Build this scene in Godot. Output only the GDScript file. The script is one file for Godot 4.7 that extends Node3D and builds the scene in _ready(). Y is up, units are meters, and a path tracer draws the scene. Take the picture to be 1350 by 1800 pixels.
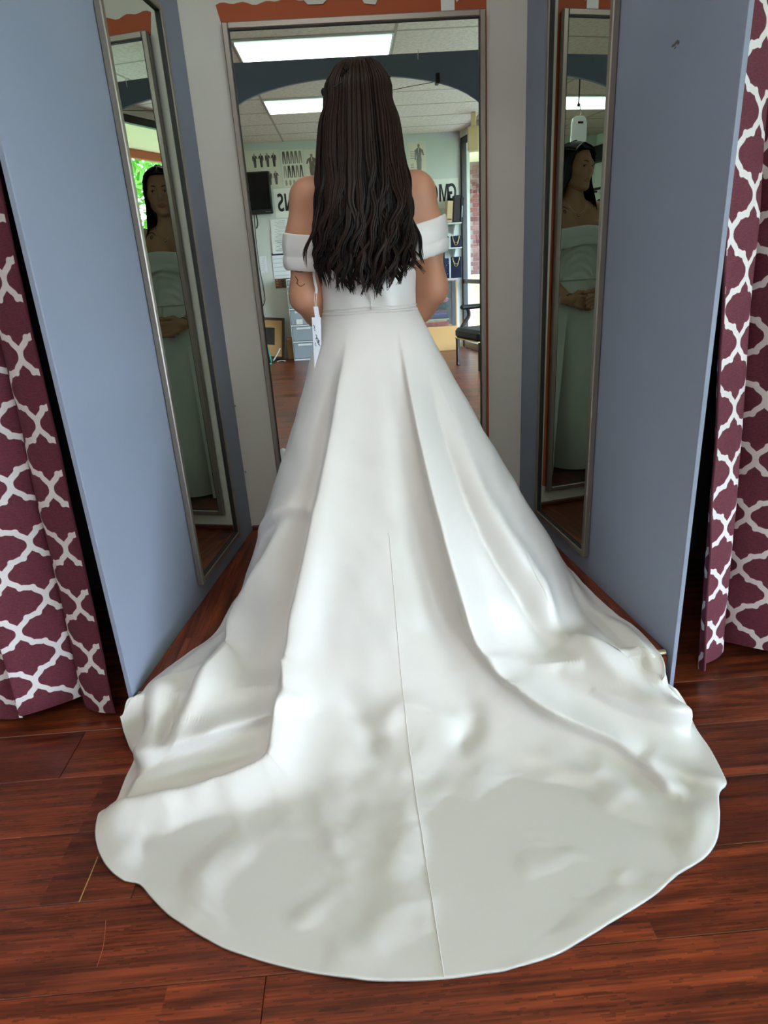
extends Node3D
# A bridal fitting alcove with three mirrors; the shop behind the camera is built too, because the mirrors show it.
# Metres, y up. The shop floor is y = 0, the alcove's platform y = 0.15, the mirror wall z = -2.733; the camera stands at (0, 1.22, 0).

const EYE := Vector3(0, 1.22, 0)
const FOCAL := 1132.3
const WALL_Z := -2.733
const PLAT := 0.15
const STEP_Z := -1.54
const CEIL := 2.83
const FAR_Z := 4.43
const WIN_X := 1.64
const WEST_X := -4.1
var cam_f: Vector3
var cam_r: Vector3
var cam_u: Vector3
var used := {}
var M := {}
var rng := RandomNumberGenerator.new()

# ---------------------------------------------------------------- mesh builder
class MB:
	var v := PackedVector3Array()
	var n := PackedVector3Array()
	var t := PackedVector2Array()
	var c := PackedColorArray()
	var ix := PackedInt32Array()
	var has_color := false
	func vert(p: Vector3, nn: Vector3, uv := Vector2.ZERO, col := Color.WHITE) -> int:
		v.append(p); n.append(nn); t.append(uv); c.append(col)
		return v.size() - 1
	func tri(a: int, b: int, d: int):      # winding is put right from the normals
		var g := (v[b] - v[a]).cross(v[d] - v[a])
		if g.dot(n[a] + n[b] + n[d]) > 0.0:
			ix.append(a); ix.append(d); ix.append(b)
		else:
			ix.append(a); ix.append(b); ix.append(d)
	func quad(a: Vector3, b: Vector3, d: Vector3, e: Vector3, uva := Vector2(0, 0), uvb := Vector2(1, 0), uvd := Vector2(1, 1), uve := Vector2(0, 1), out := Vector3.ZERO):
		var nn := (b - a).cross(e - a).normalized()
		if out != Vector3.ZERO and nn.dot(out) < 0.0: nn = -nn
		var i := vert(a, nn, uva)
		vert(b, nn, uvb); vert(d, nn, uvd); vert(e, nn, uve)
		tri(i, i + 1, i + 2); tri(i, i + 2, i + 3)
	func box(lo: Vector3, hi: Vector3, xf := Transform3D.IDENTITY):
		bevel(lo, hi, 0.0, xf)
	func bevel(lo: Vector3, hi: Vector3, b: float, xf := Transform3D.IDENTITY):
		# a box with chamfered edges
		var m := (lo + hi) * 0.5
		var h := (hi - lo) * 0.5
		b = minf(b, minf(h.x, minf(h.y, h.z)) * 0.9)
		var bs := xf.basis
		for ax in 3:
			for s in [-1.0, 1.0]:
				var nn := Vector3.ZERO; nn[ax] = s
				var u := (ax + 1) % 3
				var w := (ax + 2) % 3
				var q := []
				for k in [[-1.0, -1.0], [1.0, -1.0], [1.0, 1.0], [-1.0, 1.0]]:
					var p := Vector3.ZERO
					p[ax] = s * h[ax]; p[u] = k[0] * (h[u] - b); p[w] = k[1] * (h[w] - b)
					q.append(p)
				var wn: Vector3 = (bs * nn).normalized()
				var i0 := v.size()
				for k in 4:
					var p: Vector3 = q[k]
					vert(xf * (p + m), wn, Vector2(p[u], p[w]))
				tri(i0, i0 + 1, i0 + 2); tri(i0, i0 + 2, i0 + 3)
		if b <= 0.0: return
		for ax in 3:
			var u := (ax + 1) % 3
			var w := (ax + 2) % 3
			for su in [-1.0, 1.0]:
				for sw in [-1.0, 1.0]:
					var nn := Vector3.ZERO; nn[u] = su; nn[w] = sw
					var wn: Vector3 = (bs * nn).normalized()
					var i0 := v.size()
					for k in [[-1.0, 0], [1.0, 0], [1.0, 1], [-1.0, 1]]:
						var p := Vector3.ZERO
						p[ax] = k[0] * (h[ax] - b)
						p[u] = su * (h[u] - (0.0 if k[1] == 0 else b))
						p[w] = sw * (h[w] - (b if k[1] == 0 else 0.0))
						vert(xf * (p + m), wn, Vector2(p[ax], 0))
					tri(i0, i0 + 1, i0 + 2); tri(i0, i0 + 2, i0 + 3)
		for sx in [-1.0, 1.0]:
			for sy in [-1.0, 1.0]:
				for sz in [-1.0, 1.0]:
					var wn: Vector3 = (bs * Vector3(sx, sy, sz)).normalized()
					var i0 := v.size()
					vert(xf * (m + Vector3(sx * h.x, sy * (h.y - b), sz * (h.z - b))), wn)
					vert(xf * (m + Vector3(sx * (h.x - b), sy * h.y, sz * (h.z - b))), wn)
					vert(xf * (m + Vector3(sx * (h.x - b), sy * (h.y - b), sz * h.z)), wn)
					tri(i0, i0 + 1, i0 + 2)
	func tube(path: PackedVector3Array, radii, sides := 8, squash := 1.0, closed := false, col := Color.WHITE):
		# a swept round (or flattened) section; radii is a number or an array as long as the path
		var np := path.size()
		var up := Vector3(0.03, 1, 0.07).normalized()
		var rings := []
		var last_side := Vector3.ZERO
		for i in np:
			var d: Vector3
			if closed: d = path[(i + 1) % np] - path[(i + np - 1) % np]
			else: d = path[mini(i + 1, np - 1)] - path[maxi(i - 1, 0)]
			d = d.normalized()
			var sd: Vector3
			if last_side == Vector3.ZERO:
				sd = d.cross(up)
				if sd.length() < 0.05: sd = d.cross(Vector3(1, 0, 0.1))
			else: sd = last_side - d * last_side.dot(d)
			sd = sd.normalized()
			last_side = sd
			var uu := sd.cross(d)
			var r: float = radii[i] if radii is Array or radii is PackedFloat32Array else radii
			var i0 := v.size()
			for k in sides:
				var a := TAU * k / sides
				var o := sd * cos(a) + uu * (sin(a) * squash)
				var nn := (sd * cos(a) + uu * (sin(a) / squash)).normalized()
				vert(path[i] + o * r, nn, Vector2(float(k) / sides, float(i) / np), col)
			rings.append(i0)
		for i in (np if closed else np - 1):
			var a0: int = rings[i]
			var b0: int = rings[(i + 1) % np]
			for k in sides:
				var k2 := (k + 1) % sides
				tri(a0 + k, a0 + k2, b0 + k2); tri(a0 + k, b0 + k2, b0 + k)
		if not closed:
			for e in [0, np - 1]:
				var d := (path[1] - path[0]) if e == 0 else (path[np - 1] - path[np - 2])
				var nn := (-d if e == 0 else d).normalized()
				var i0 := vert(path[e], nn, Vector2.ZERO, col)
				for k in sides: vert(v[rings[e] + k], nn, Vector2.ZERO, col)
				for k in sides: tri(i0, i0 + 1 + k, i0 + 1 + (k + 1) % sides)
	func lathe(profile: Array, at: Vector3, sides := 20, xf := Transform3D.IDENTITY):
		var np := profile.size()
		var i0 := v.size()
		for i in np:
			var p: Vector2 = profile[i]
			var d: Vector2 = profile[mini(i + 1, np - 1)] - profile[maxi(i - 1, 0)]
			for k in sides:
				var a := TAU * k / sides
				var rad := Vector3(cos(a), 0, sin(a))
				vert(xf * (at + rad * p.x + Vector3(0, p.y, 0)), (xf.basis * (rad * d.y + Vector3(0, -d.x, 0))).normalized())
		for i in np - 1:
			for k in sides:
				var k2 := (k + 1) % sides
				tri(i0 + i * sides + k, i0 + i * sides + k2, i0 + (i + 1) * sides + k2)
				tri(i0 + i * sides + k, i0 + (i + 1) * sides + k2, i0 + (i + 1) * sides + k)
	func grid(p: PackedVector3Array, nu: int, nv: int, close_u := false, uvs := PackedVector2Array(), flip := false):
		# p[j * nu + i]; smooth normals from the neighbours
		var i0 := v.size()
		for j in nv:
			for i in nu:
				var a := p[j * nu + ((i + 1) % nu if close_u else mini(i + 1, nu - 1))]
				var b := p[j * nu + ((i + nu - 1) % nu if close_u else maxi(i - 1, 0))]
				var d := p[mini(j + 1, nv - 1) * nu + i]
				var e := p[maxi(j - 1, 0) * nu + i]
				var nn := (a - b).cross(d - e)
				nn = Vector3.UP if nn.length_squared() < 1e-20 else nn.normalized()
				if flip: nn = -nn
				vert(p[j * nu + i], nn, uvs[j * nu + i] if uvs.size() else Vector2(float(i) / nu, float(j) / nv))
		for j in nv - 1:
			for i in (nu if close_u else nu - 1):
				var a := i0 + j * nu + i
				var b := i0 + j * nu + (i + 1) % nu
				var d := b + nu
				var e := a + nu
				if flip: ix.append_array(PackedInt32Array([a, b, d, a, d, e]))
				else: ix.append_array(PackedInt32Array([a, d, b, a, e, d]))
	func prism(poly: PackedVector2Array, y0: float, y1: float, uvo := Vector2.ZERO, uvs := Vector2.ONE):
		# an xz outline raised from y0 to y1 (top, bottom and sides)
		var idx := Geometry2D.triangulate_polygon(poly)
		for s in 2:
			var nn := Vector3.UP if s == 1 else Vector3.DOWN
			var i0 := v.size()
			for q in poly: vert(Vector3(q.x, y1 if s == 1 else y0, q.y), nn, uvo + q * uvs)
			for k in range(0, idx.size(), 3): tri(i0 + idx[k], i0 + idx[k + 1], i0 + idx[k + 2])
		var ctr := Vector2.ZERO
		for q in poly: ctr += q / poly.size()
		for k in poly.size():
			var a := poly[k]
			var b := poly[(k + 1) % poly.size()]
			var o := (a + b) * 0.5 - ctr
			quad(Vector3(a.x, y0, a.y), Vector3(b.x, y0, b.y), Vector3(b.x, y1, b.y), Vector3(a.x, y1, a.y), uvo + a * uvs, uvo + b * uvs, uvo + b * uvs + Vector2(0, .02), uvo + a * uvs + Vector2(0, .02), Vector3(o.x, 0, o.y))
	func plate(poly: PackedVector2Array, depth: float, xf: Transform3D):
		# an xy outline given a thickness along -z .. 0 of xf
		var idx := Geometry2D.triangulate_polygon(poly)
		for s in 2:
			var nn: Vector3 = (xf.basis * Vector3(0, 0, 1 if s == 1 else -1)).normalized()
			var i0 := v.size()
			for q in poly: vert(xf * Vector3(q.x, q.y, 0.0 if s == 1 else -depth), nn, q)
			for k in range(0, idx.size(), 3): tri(i0 + idx[k], i0 + idx[k + 1], i0 + idx[k + 2])
		var cw := Geometry2D.is_polygon_clockwise(poly)
		for k in poly.size():
			var a := poly[k]
			var b := poly[(k + 1) % poly.size()]
			var o := Vector2(b.y - a.y, a.x - b.x) * (-1.0 if cw else 1.0)
			quad(xf * Vector3(a.x, a.y, 0), xf * Vector3(b.x, b.y, 0), xf * Vector3(b.x, b.y, -depth), xf * Vector3(a.x, a.y, -depth), a, b, b, a, xf.basis * Vector3(o.x, o.y, 0))
	func mesh(mat: Material) -> ArrayMesh:
		var a := []
		a.resize(Mesh.ARRAY_MAX)
		a[Mesh.ARRAY_VERTEX] = v; a[Mesh.ARRAY_NORMAL] = n; a[Mesh.ARRAY_TEX_UV] = t; a[Mesh.ARRAY_INDEX] = ix
		if has_color: a[Mesh.ARRAY_COLOR] = c
		var am := ArrayMesh.new()
		am.add_surface_from_arrays(Mesh.PRIMITIVE_TRIANGLES, a)
		am.surface_set_material(0, mat)
		return am

# ---------------------------------------------------------------- scene helpers
func numbered(called: String) -> String:
	used[called] = used.get(called, -1) + 1
	return called if used[called] == 0 else "%s_%03d" % [called, used[called]]

func tag(o: Node, label: String, category := "", group := "", kind := ""):
	if label: o.set_meta("label", label)
	if category: o.set_meta("category", category)
	if group: o.set_meta("group", group)
	if kind: o.set_meta("kind", kind)

func thing(called: String, label: String, category: String, at := Vector3.ZERO, turn := 0.0, group := "") -> Node3D:
	var o := Node3D.new()
	o.name = numbered(called); o.position = at; o.rotation.y = turn
	add_child(o, true)
	tag(o, label, category, group)
	return o

func part(called: String, mb: MB, mat: Material, parent: Node = self) -> MeshInstance3D:
	return part_of(called, mb.mesh(mat), parent)

func part_of(called: String, mesh: Mesh, parent: Node = self) -> MeshInstance3D:
	var o := MeshInstance3D.new()
	o.name = numbered(called) if parent == self else called
	o.mesh = mesh
	o.cast_shadow = GeometryInstance3D.SHADOW_CASTING_SETTING_ON
	parent.add_child(o, true)
	return o

func struct(called: String, mb: MB, mat: Material, label := "") -> MeshInstance3D:
	var o := part(called, mb, mat)
	tag(o, label, "", "", "structure")
	return o

func mat(called: String, col: Color, rough := 0.8, metal := 0.0, spec := 0.5) -> StandardMaterial3D:
	var m := StandardMaterial3D.new()
	m.resource_name = called
	m.albedo_color = col; m.roughness = rough; m.metallic = metal; m.metallic_specular = spec
	M[called] = m
	return m

func rgb(r: int, g: int, b: int) -> Color: return Color8(r, g, b)

func tex(im: Image) -> ImageTexture:
	im.generate_mipmaps()
	return ImageTexture.create_from_image(im)

func noise_of(sd: int, freq: float, oct := 4) -> FastNoiseLite:
	var f := FastNoiseLite.new()
	f.seed = sd; f.frequency = freq; f.fractal_octaves = oct
	f.noise_type = FastNoiseLite.TYPE_SIMPLEX_SMOOTH
	return f

# pixel of the photograph -> ray, point at a depth z, point at a height y
func ray(px: float, py: float) -> Vector3: return cam_f + cam_r * ((px - 675.0) / FOCAL) - cam_u * ((py - 900.0) / FOCAL)
func at_z(px: float, py: float, z: float) -> Vector3:
	var d := ray(px, py)
	return EYE + d * (z / d.z)
func at_y(px: float, py: float, y: float) -> Vector3:
	var d := ray(px, py)
	return EYE + d * ((y - EYE.y) / d.y)

func smooth_path(pts: Array, per := 8) -> PackedVector3Array:
	var o := PackedVector3Array()
	var k := pts.size()
	for i in k - 1:
		var p0: Vector3 = pts[maxi(i - 1, 0)]
		var p1: Vector3 = pts[i]
		var p2: Vector3 = pts[i + 1]
		var p3: Vector3 = pts[mini(i + 2, k - 1)]
		for s in per: o.append(p1.cubic_interpolate(p2, p0, p3, float(s) / per))
	o.append(pts[k - 1])
	return o

func curve1(keys: Array, x: float) -> float:   # keys [[x, y], ...], smooth steps between
	if x <= keys[0][0]: return keys[0][1]
	for i in keys.size() - 1:
		if x <= keys[i + 1][0]:
			var f: float = (x - keys[i][0]) / (keys[i + 1][0] - keys[i][0])
			var a: float = keys[i][1]
			var b: float = keys[i + 1][1]
			var pa: float = keys[maxi(i - 1, 0)][1]
			var pb: float = keys[mini(i + 2, keys.size() - 1)][1]
			return clampf(cubic_interpolate(a, b, pa, pb, f), minf(a, b) - absf(a - b) * .2, maxf(a, b) + absf(a - b) * .2)
	return keys[-1][1]

func _ready():
	rng.seed = 7
	# ---- camera
	var a := deg_to_rad(20.6792)
	var yw := deg_to_rad(1.6758)
	var rl := deg_to_rad(-3.6134)
	cam_f = Vector3(sin(yw) * cos(a), -sin(a), -cos(yw) * cos(a))
	var r0 := cam_f.cross(Vector3.UP).normalized()
	var u0 := r0.cross(cam_f)
	cam_r = r0 * cos(rl) + u0 * sin(rl)
	cam_u = u0 * cos(rl) - r0 * sin(rl)
	var cam := Camera3D.new()
	cam.name = "camera"
	cam.transform = Transform3D(Basis(cam_r, cam_u, -cam_f), EYE)
	cam.fov = rad_to_deg(2.0 * atan(900.0 / FOCAL))
	cam.near = 0.05; cam.far = 200.0
	cam.current = true
	add_child(cam)
	# ---- sky, sun, exposure
	var env := Environment.new()
	var sky := Sky.new()
	var sm := ProceduralSkyMaterial.new()
	sm.sky_top_color = Color(0.68, 0.79, 1.0)
	sm.sky_horizon_color = Color(0.93, 0.95, 1.0)
	sm.ground_bottom_color = Color(0.30, 0.30, 0.28)
	sm.ground_horizon_color = Color(0.55, 0.57, 0.55)
	sm.sky_energy_multiplier = 4.6
	sm.ground_energy_multiplier = 2.0
	sky.sky_material = sm
	env.background_mode = Environment.BG_SKY
	env.sky = sky
	env.tonemap_mode = Environment.TONE_MAPPER_LINEAR
	env.tonemap_exposure = 0.95
	env.sdfgi_enabled = true; env.ssao_enabled = true; env.ssil_enabled = true
	var we := WorldEnvironment.new()
	we.name = "environment"
	we.environment = env
	add_child(we)
	var sun := DirectionalLight3D.new()
	sun.name = "sun"
	sun.light_energy = 2.6
	sun.light_color = Color(1.0, 0.95, 0.86)
	sun.light_angular_distance = 0.6
	sun.shadow_enabled = true
	add_child(sun)
	sun.look_at_from_position(Vector3(3.2, 9.0, 1.4), Vector3.ZERO)
	# ---- materials, structure, things
	materials()
	shell()
	alcove()
	mirrors()
	ceiling_parts()
	window_wall()
	outdoors()
	bride()
	curtains()
	far_wall_things()
	west_things()

func wood_texture(sd: int) -> ImageTexture:
	var w := 768
	var h := 96
	var im := Image.create(w, h, false, Image.FORMAT_RGB8)
	var n1 := noise_of(sd, 1.0, 4)
	var n2 := noise_of(sd + 40, 1.0, 2)
	var n3 := noise_of(sd + 80, 1.0, 3)
	for y in h:
		for x in w:
			var u := float(x) / w
			var v := float(y) / h
			var wob := n2.get_noise_2d(u * 1.6, v * .9) * 0.5
			var cath := sin((v * 2.2 + wob * 2.0) * 8.0)
			var broad := n2.get_noise_2d(u * 1.1 + 20.0, v * 5.0)
			var fine := n1.get_noise_2d(u * 3.0, v * 30.0)
			var pore := n3.get_noise_2d(u * 9.0 + 30.0, v * 90.0)
			var k := clampf(0.46 + cath * 0.10 + broad * 0.34 + fine * 0.34 + pore * 0.16, 0.0, 1.0)
			var col := Color8(56, 22, 13).lerp(Color8(168, 80, 46), k)
			if pore > 0.36: col = col.darkened(0.3)
			im.set_pixel(x, y, col)
	return tex(im)

func trellis_texture() -> ImageTexture:
	# white ogee trellis printed on slubbed burgundy cloth; one repeat
	var sz := 320
	var im := Image.create(sz, sz, false, Image.FORMAT_RGB8)
	var half := [Vector2(0, 1), Vector2(.015, .9), Vector2(.06, .81), Vector2(.15, .73), Vector2(.24, .66), Vector2(.295, .59), Vector2(.31, .52)]
	var line := PackedVector2Array()
	for p in half: line.append(p)
	line.append(Vector2(.41, .53)); line.append(Vector2(.5, .5)); line.append(Vector2(.59, .47))
	for k in range(half.size() - 1, -1, -1): line.append(Vector2(1, 1) - half[k])
	var nz := noise_of(5, 1.0, 3)
	var nw := noise_of(6, 1.0, 2)
	for y in sz:
		for x in sz:
			var q := Vector2(float(x) / sz * 2.0, float(y) / sz * 2.0)
			var f := q
			if f.x > 1.0: f.x = 2.0 - f.x
			if f.y > 1.0: f.y = 2.0 - f.y
			var d := 9.0
			for k in line.size() - 1:
				var ab := line[k + 1] - line[k]
				var s := clampf((f - line[k]).dot(ab) / ab.length_squared(), 0, 1)
				d = minf(d, (f - line[k] - ab * s).length())
			var ang := TAU * float(x) / sz
			var an2 := TAU * float(y) / sz
			var slub := nz.get_noise_3d(cos(ang) * 1.6, sin(ang) * 1.6, y * 0.55) + 0.5 * nw.get_noise_3d(x * .7, cos(an2) * 1.5, sin(an2) * 1.5)
			var col := Color8(113, 46, 62).lerp(Color8(82, 30, 44), clampf(0.4 + slub * 0.9, 0, 1))
			if slub > 0.52: col = Color8(52, 22, 32)
			var white := Color8(232, 228, 226).lerp(Color8(222, 216, 214), clampf(0.5 + slub, 0, 1))
			im.set_pixel(x, y, col.lerp(white, clampf((0.104 - d) / 0.016, 0, 1)))
	return tex(im)

func speckle_texture(sd: int, base: Color, dark: Color, amount: float) -> ImageTexture:
	var sz := 256
	var im := Image.create(sz, sz, false, Image.FORMAT_RGB8)
	var r := RandomNumberGenerator.new()
	r.seed = sd
	var nz := noise_of(sd, 0.05, 3)
	for y in sz:
		for x in sz:
			var k := nz.get_noise_2d(x, y) * 0.3 + (0.5 if r.randf() < amount else 0.0) + r.randf() * 0.12
			im.set_pixel(x, y, base.lerp(dark, clampf(k, 0, 1)))
	return tex(im)

func materials():
	for k in 3:
		var w := mat("wood_floor_%d" % k, [Color(1, 1, 1), Color(0.86, 0.80, 0.78), Color(1.12, 1.08, 1.0)][k], 0.30, 0.0, 0.5)
		w.albedo_texture = wood_texture(11 + k * 7)
		w.roughness_texture = null
	mat("joint", rgb(38, 16, 10), 0.7)
	mat("blue", rgb(134, 142, 160), 0.62)
	mat("cream_wall", rgb(208, 203, 194), 0.8)
	mat("mint_wall", rgb(208, 211, 202), 0.8)
	mat("white_wall", rgb(218, 214, 206), 0.8)
	mat("orange", rgb(166, 78, 40), 0.75)
	mat("frame", rgb(150, 140, 132), 0.38, 0.75)
	mat("frame_dark", rgb(28, 26, 26), 0.6)
	var mm := mat("mirror", Color(0.855, 0.895, 0.862), 0.0, 1.0)
	mm.metallic_specular = 1.0
	mat("nosing", rgb(196, 186, 160), 0.35, 0.6)
	var t := mat("tile", rgb(255, 255, 255), 0.9)
	t.albedo_texture = speckle_texture(3, rgb(240, 222, 207), rgb(172, 150, 134), 0.10)
	t.uv1_triplanar = true; t.uv1_world_triplanar = true
	t.uv1_scale = Vector3(1.6, 1.6, 1.6)
	mat("tbar", rgb(178, 160, 146), 0.6)
	mat("black", rgb(18, 18, 20), 0.45)
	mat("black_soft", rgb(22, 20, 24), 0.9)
	mat("white_plastic", rgb(226, 228, 226), 0.45)
	mat("bronze", rgb(44, 40, 38), 0.45, 0.4)
	mat("alu", rgb(128, 122, 112), 0.45, 0.5)
	var g := mat("pane", Color(0.9, 0.97, 0.94, 0.06), 0.02)
	g.transparency = BaseMaterial3D.TRANSPARENCY_ALPHA
	var g2 := mat("shelf_glass", Color(0.75, 0.9, 0.85, 0.15), 0.03)
	g2.transparency = BaseMaterial3D.TRANSPARENCY_ALPHA
	var lens := mat("lens", rgb(238, 244, 240), 0.5)
	lens.emission_enabled = true
	lens.emission = Color(0.88, 1.0, 0.95)
	lens.emission_energy_multiplier = 1.0
	mat("brown_trim", rgb(84, 38, 24), 0.5)

func plank_row(parent: Node, x0: float, x1: float, z0: float, z1: float, y0: float, y1: float, length: float, off: float, kinds: Array):
	var x := x0 - off
	while x < x1 - 0.01:
		var xa := maxf(x, x0)
		var xb := minf(x + length, x1)
		if xb - xa > 0.02:
			var mb := MB.new()
			var uo := rng.randf()
			var vo := rng.randf()
			mb.bevel(Vector3(xa + .0005, y0, z0 + .0005), Vector3(xb - .0005, y1, z1 - .0005), .0012)
			for i in mb.v.size():
				var p := mb.v[i]
				mb.t[i] = Vector2(uo + (p.x - xa) / 1.25, vo + (p.z - z0) / 0.19 * .98)
			part("plank", mb, M[kinds[rng.randi() % kinds.size()]], parent)
		x += length

# the storefront stands askew to the mirror wall: x along it from the far corner, y up, z outwards
var win_xf := Transform3D(Basis(Vector3(.1867, 0, -.9824), Vector3.UP, Vector3(.9824, 0, .1867)), Vector3(1.63, 0, FAR_Z))
func east_x(z: float) -> float: return 1.63 + .19 * (FAR_Z - z)

func shell():
	var mb := MB.new()
	mb.box(Vector3(WEST_X - .15, -.12, WALL_Z - .15), Vector3(3.2, -.0125, FAR_Z + .15))
	var fl := struct("floor", mb, M.joint, "reddish brown glossy wood laminate floor of the shop")
	var z := WALL_Z
	var k := 0
	while z < FAR_Z - 0.01:
		var z1 := minf(z + .19, FAR_Z)
		plank_row(fl, WEST_X, east_x(z1) - .01, z, z1, -.012, 0.0, 1.25, fmod(k * .47 + .2, 1.25), ["wood_floor_0", "wood_floor_0", "wood_floor_1", "wood_floor_2"])
		z = z1
		k += 1
	# outer walls with thickness
	mb = MB.new(); mb.box(Vector3(WEST_X - .15, -.12, WALL_Z - .15), Vector3(3.2, CEIL + .2, WALL_Z))
	struct("wall_back", mb, M.cream_wall, "cream painted wall behind the tall centre mirror")
	mb = MB.new(); mb.box(Vector3(WEST_X - .15, -.12, FAR_Z), Vector3(WIN_X + .12, CEIL + .2, FAR_Z + .15))
	struct("wall_front", mb, M.mint_wall, "pale mint shop wall hung with posters and banner")
	mb = MB.new(); mb.box(Vector3(WEST_X - .15, -.12, WALL_Z), Vector3(WEST_X, CEIL + .2, FAR_Z))
	struct("wall_west", mb, M.white_wall, "white shop wall behind the clothes rack")
	mb = MB.new()
	mb.box(Vector3(5.62, -.12, 0), Vector3(7.5, CEIL + .2, .1), win_xf)
	mb.box(Vector3(0, 2.75, 0), Vector3(5.62, CEIL + .2, .1), win_xf)
	struct("wall_east", mb, M.white_wall, "wall with the storefront windows")
	mb = MB.new(); mb.box(Vector3(WEST_X - .15, CEIL + .02, WALL_Z - .15), Vector3(3.2, CEIL + .2, FAR_Z + .15))
	var ce := struct("ceiling", mb, M.tbar, "suspended ceiling of speckled tiles in a metal grid")
	ce.name = "ceiling"

func panel_frame(side: int) -> Array:
	# origin at the wall corner, unit direction along the panel, unit normal into the alcove
	var an := deg_to_rad(7.6374 if side < 0 else 6.2552)
	var o := Vector3(-.5207 if side < 0 else .6986, 0, WALL_Z)
	var d := Vector3(side * sin(an), 0, cos(an))
	var nn := Vector3(-side * d.z, 0, side * d.x)
	return [o, d, nn]

func alcove():
	var L := panel_frame(-1)
	var R := panel_frame(1)
	for side in [-1, 1]:
		var f := L if side < 0 else R
		var o: Vector3 = f[0]
		var d: Vector3 = f[1]
		var nn: Vector3 = f[2]
		var reach := 1.215 if side < 0 else 1.222
		var xf := Transform3D(Basis(d, Vector3.UP, d.cross(Vector3.UP)), o)
		var zs := signf((d.cross(Vector3.UP)).dot(nn))
		var mb := MB.new()
		var lo := Vector3(0.002, 0, 0 if zs < 0 else -.012)
		var hi := Vector3(reach, 2.235, .012 if zs < 0 else 0)
		mb.bevel(lo, hi, .0015, xf)
		var w := struct("wall_left" if side < 0 else "wall_right", mb, M.blue, "blue grey painted partition panel beside the " + ("left" if side < 0 else "right") + " mirror")
		mb = MB.new()
		mb.bevel(Vector3(reach, 0, lo.z - .0005), Vector3(reach + .004, 2.235, hi.z + .0005), .001, xf)
		part("edge_strip", mb, M.blue, w)
		if side > 0:
			# scuffs where the paint is knocked off
			mb = MB.new()
			for q in [[1188, 76, 8, 3], [1183, 80, 4, 2], [1193, 75, 3, 3], [1187, 84, 3, 1]]:
				var dr := ray(q[0], q[1])
				var tt := (o - EYE).dot(nn) / dr.dot(nn)
				var p := EYE + dr * tt + nn * .0004
				mb.box(Vector3(-q[2] * .0011, -q[3] * .001, -.0006), Vector3(q[2] * .0011, q[3] * .001, .0006), Transform3D(Basis(d.rotated(nn, .25 * side), Vector3.UP.rotated(nn, .25 * side), nn), p))
			part("scuff", mb, mat("scuff", rgb(96, 92, 86), .8), w)
	# platform with planks laid front to back
	var c := PackedVector2Array()
	for q in [[L, 0.001], [L, 1.195], [R, 1.2035], [R, 0.001]]:
		var p: Vector3 = q[0][0] + q[0][1] * q[1] + q[0][2] * .002
		c.append(Vector2(p.x, p.z))
	c[1].y = STEP_Z; c[2].y = STEP_Z
	var mb := MB.new()
	mb.prism(c, 0.0, PLAT - .011)
	var plat := struct("platform", mb, M.brown_trim, "raised wood platform between the two blue panels")
	var x := -.80
	var k := 0
	while x < .9:
		var strip := PackedVector2Array([Vector2(x + .0005, WALL_Z), Vector2(x + .1895, WALL_Z), Vector2(x + .1895, STEP_Z - .012), Vector2(x + .0005, STEP_Z - .012)])
		var cuts := [WALL_Z - .1, WALL_Z + fmod(.5 + k * .41, 1.2), 0.0]
		for e in 2:
			var band := PackedVector2Array([Vector2(x - .1, cuts[e] + .0005), Vector2(x + .3, cuts[e] + .0005), Vector2(x + .3, cuts[e + 1] - .0005), Vector2(x - .1, cuts[e + 1] - .0005)])
			for q in Geometry2D.intersect_polygons(strip, c):
				for q2 in Geometry2D.intersect_polygons(q, band):
					mb = MB.new()
					mb.prism(q2, PLAT - .011, PLAT)
					var uo := rng.randf()
					var vo := rng.randf()
					for i in mb.v.size(): mb.t[i] = Vector2(uo + mb.v[i].z / 1.25, vo + (mb.v[i].x - x) / .19)
					part("plank", mb, M["wood_floor_%d" % (rng.randi() % 2)], plat)
		x += .19
		k += 1
	mb = MB.new()
	mb.tube(PackedVector3Array([Vector3(c[1].x + .004, PLAT - .004, STEP_Z - .004), Vector3(c[2].x - .004, PLAT - .004, STEP_Z - .004)]), .0085, 12)
	part("nosing", mb, M.nosing, plat)
	mb = MB.new()
	mb.box(Vector3(c[1].x, .0, STEP_Z), Vector3(c[2].x, PLAT - .012, STEP_Z + .004))
	for i in mb.v.size(): mb.t[i] = Vector2(mb.v[i].x / 1.25, mb.v[i].y / .19)
	part("riser", mb, M.wood_floor_0, plat)
	mb = MB.new()
	mb.bevel(Vector3(-.519, PLAT + .0005, WALL_Z), Vector3(.697, PLAT + .021, WALL_Z + .012), .003)
	struct("baseboard_back", mb, M.brown_trim, "low dark red wooden baseboard under the centre mirror")
	# arched header across the front of the panels
	var arch := PackedVector2Array([Vector2(-.70, 1.90), Vector2(-.70, 2.232), Vector2(.85, 2.232), Vector2(.85, 1.92)])
	var low := PackedVector2Array()
	for i in 33:
		var u := -1.0 + 2.0 * i / 32.0
		low.append(Vector2(.085 - u * .744, 2.146 - .135 * pow(absf(u), 2.2) - .09 * pow(absf(u), 8.0)))
	arch = PackedVector2Array([Vector2(-.66, 2.232), Vector2(.83, 2.232), Vector2(.83, 1.93)])
	for i in range(0, 33): arch.append(low[i] if i > 0 and i < 32 else Vector2(low[i].x, 1.935))
	arch.append(Vector2(-.66, 1.93))
	mb = MB.new()
	mb.plate(arch, .022, Transform3D(Basis.IDENTITY, Vector3(0, 0, -1.505)))
	struct("arch_header", mb, M.blue, "blue grey arched header spanning the alcove opening")
	# bare orange paint round the centre mirror, with a torn edge
	mb = MB.new()
	var strip_top := PackedVector2Array()
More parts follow.
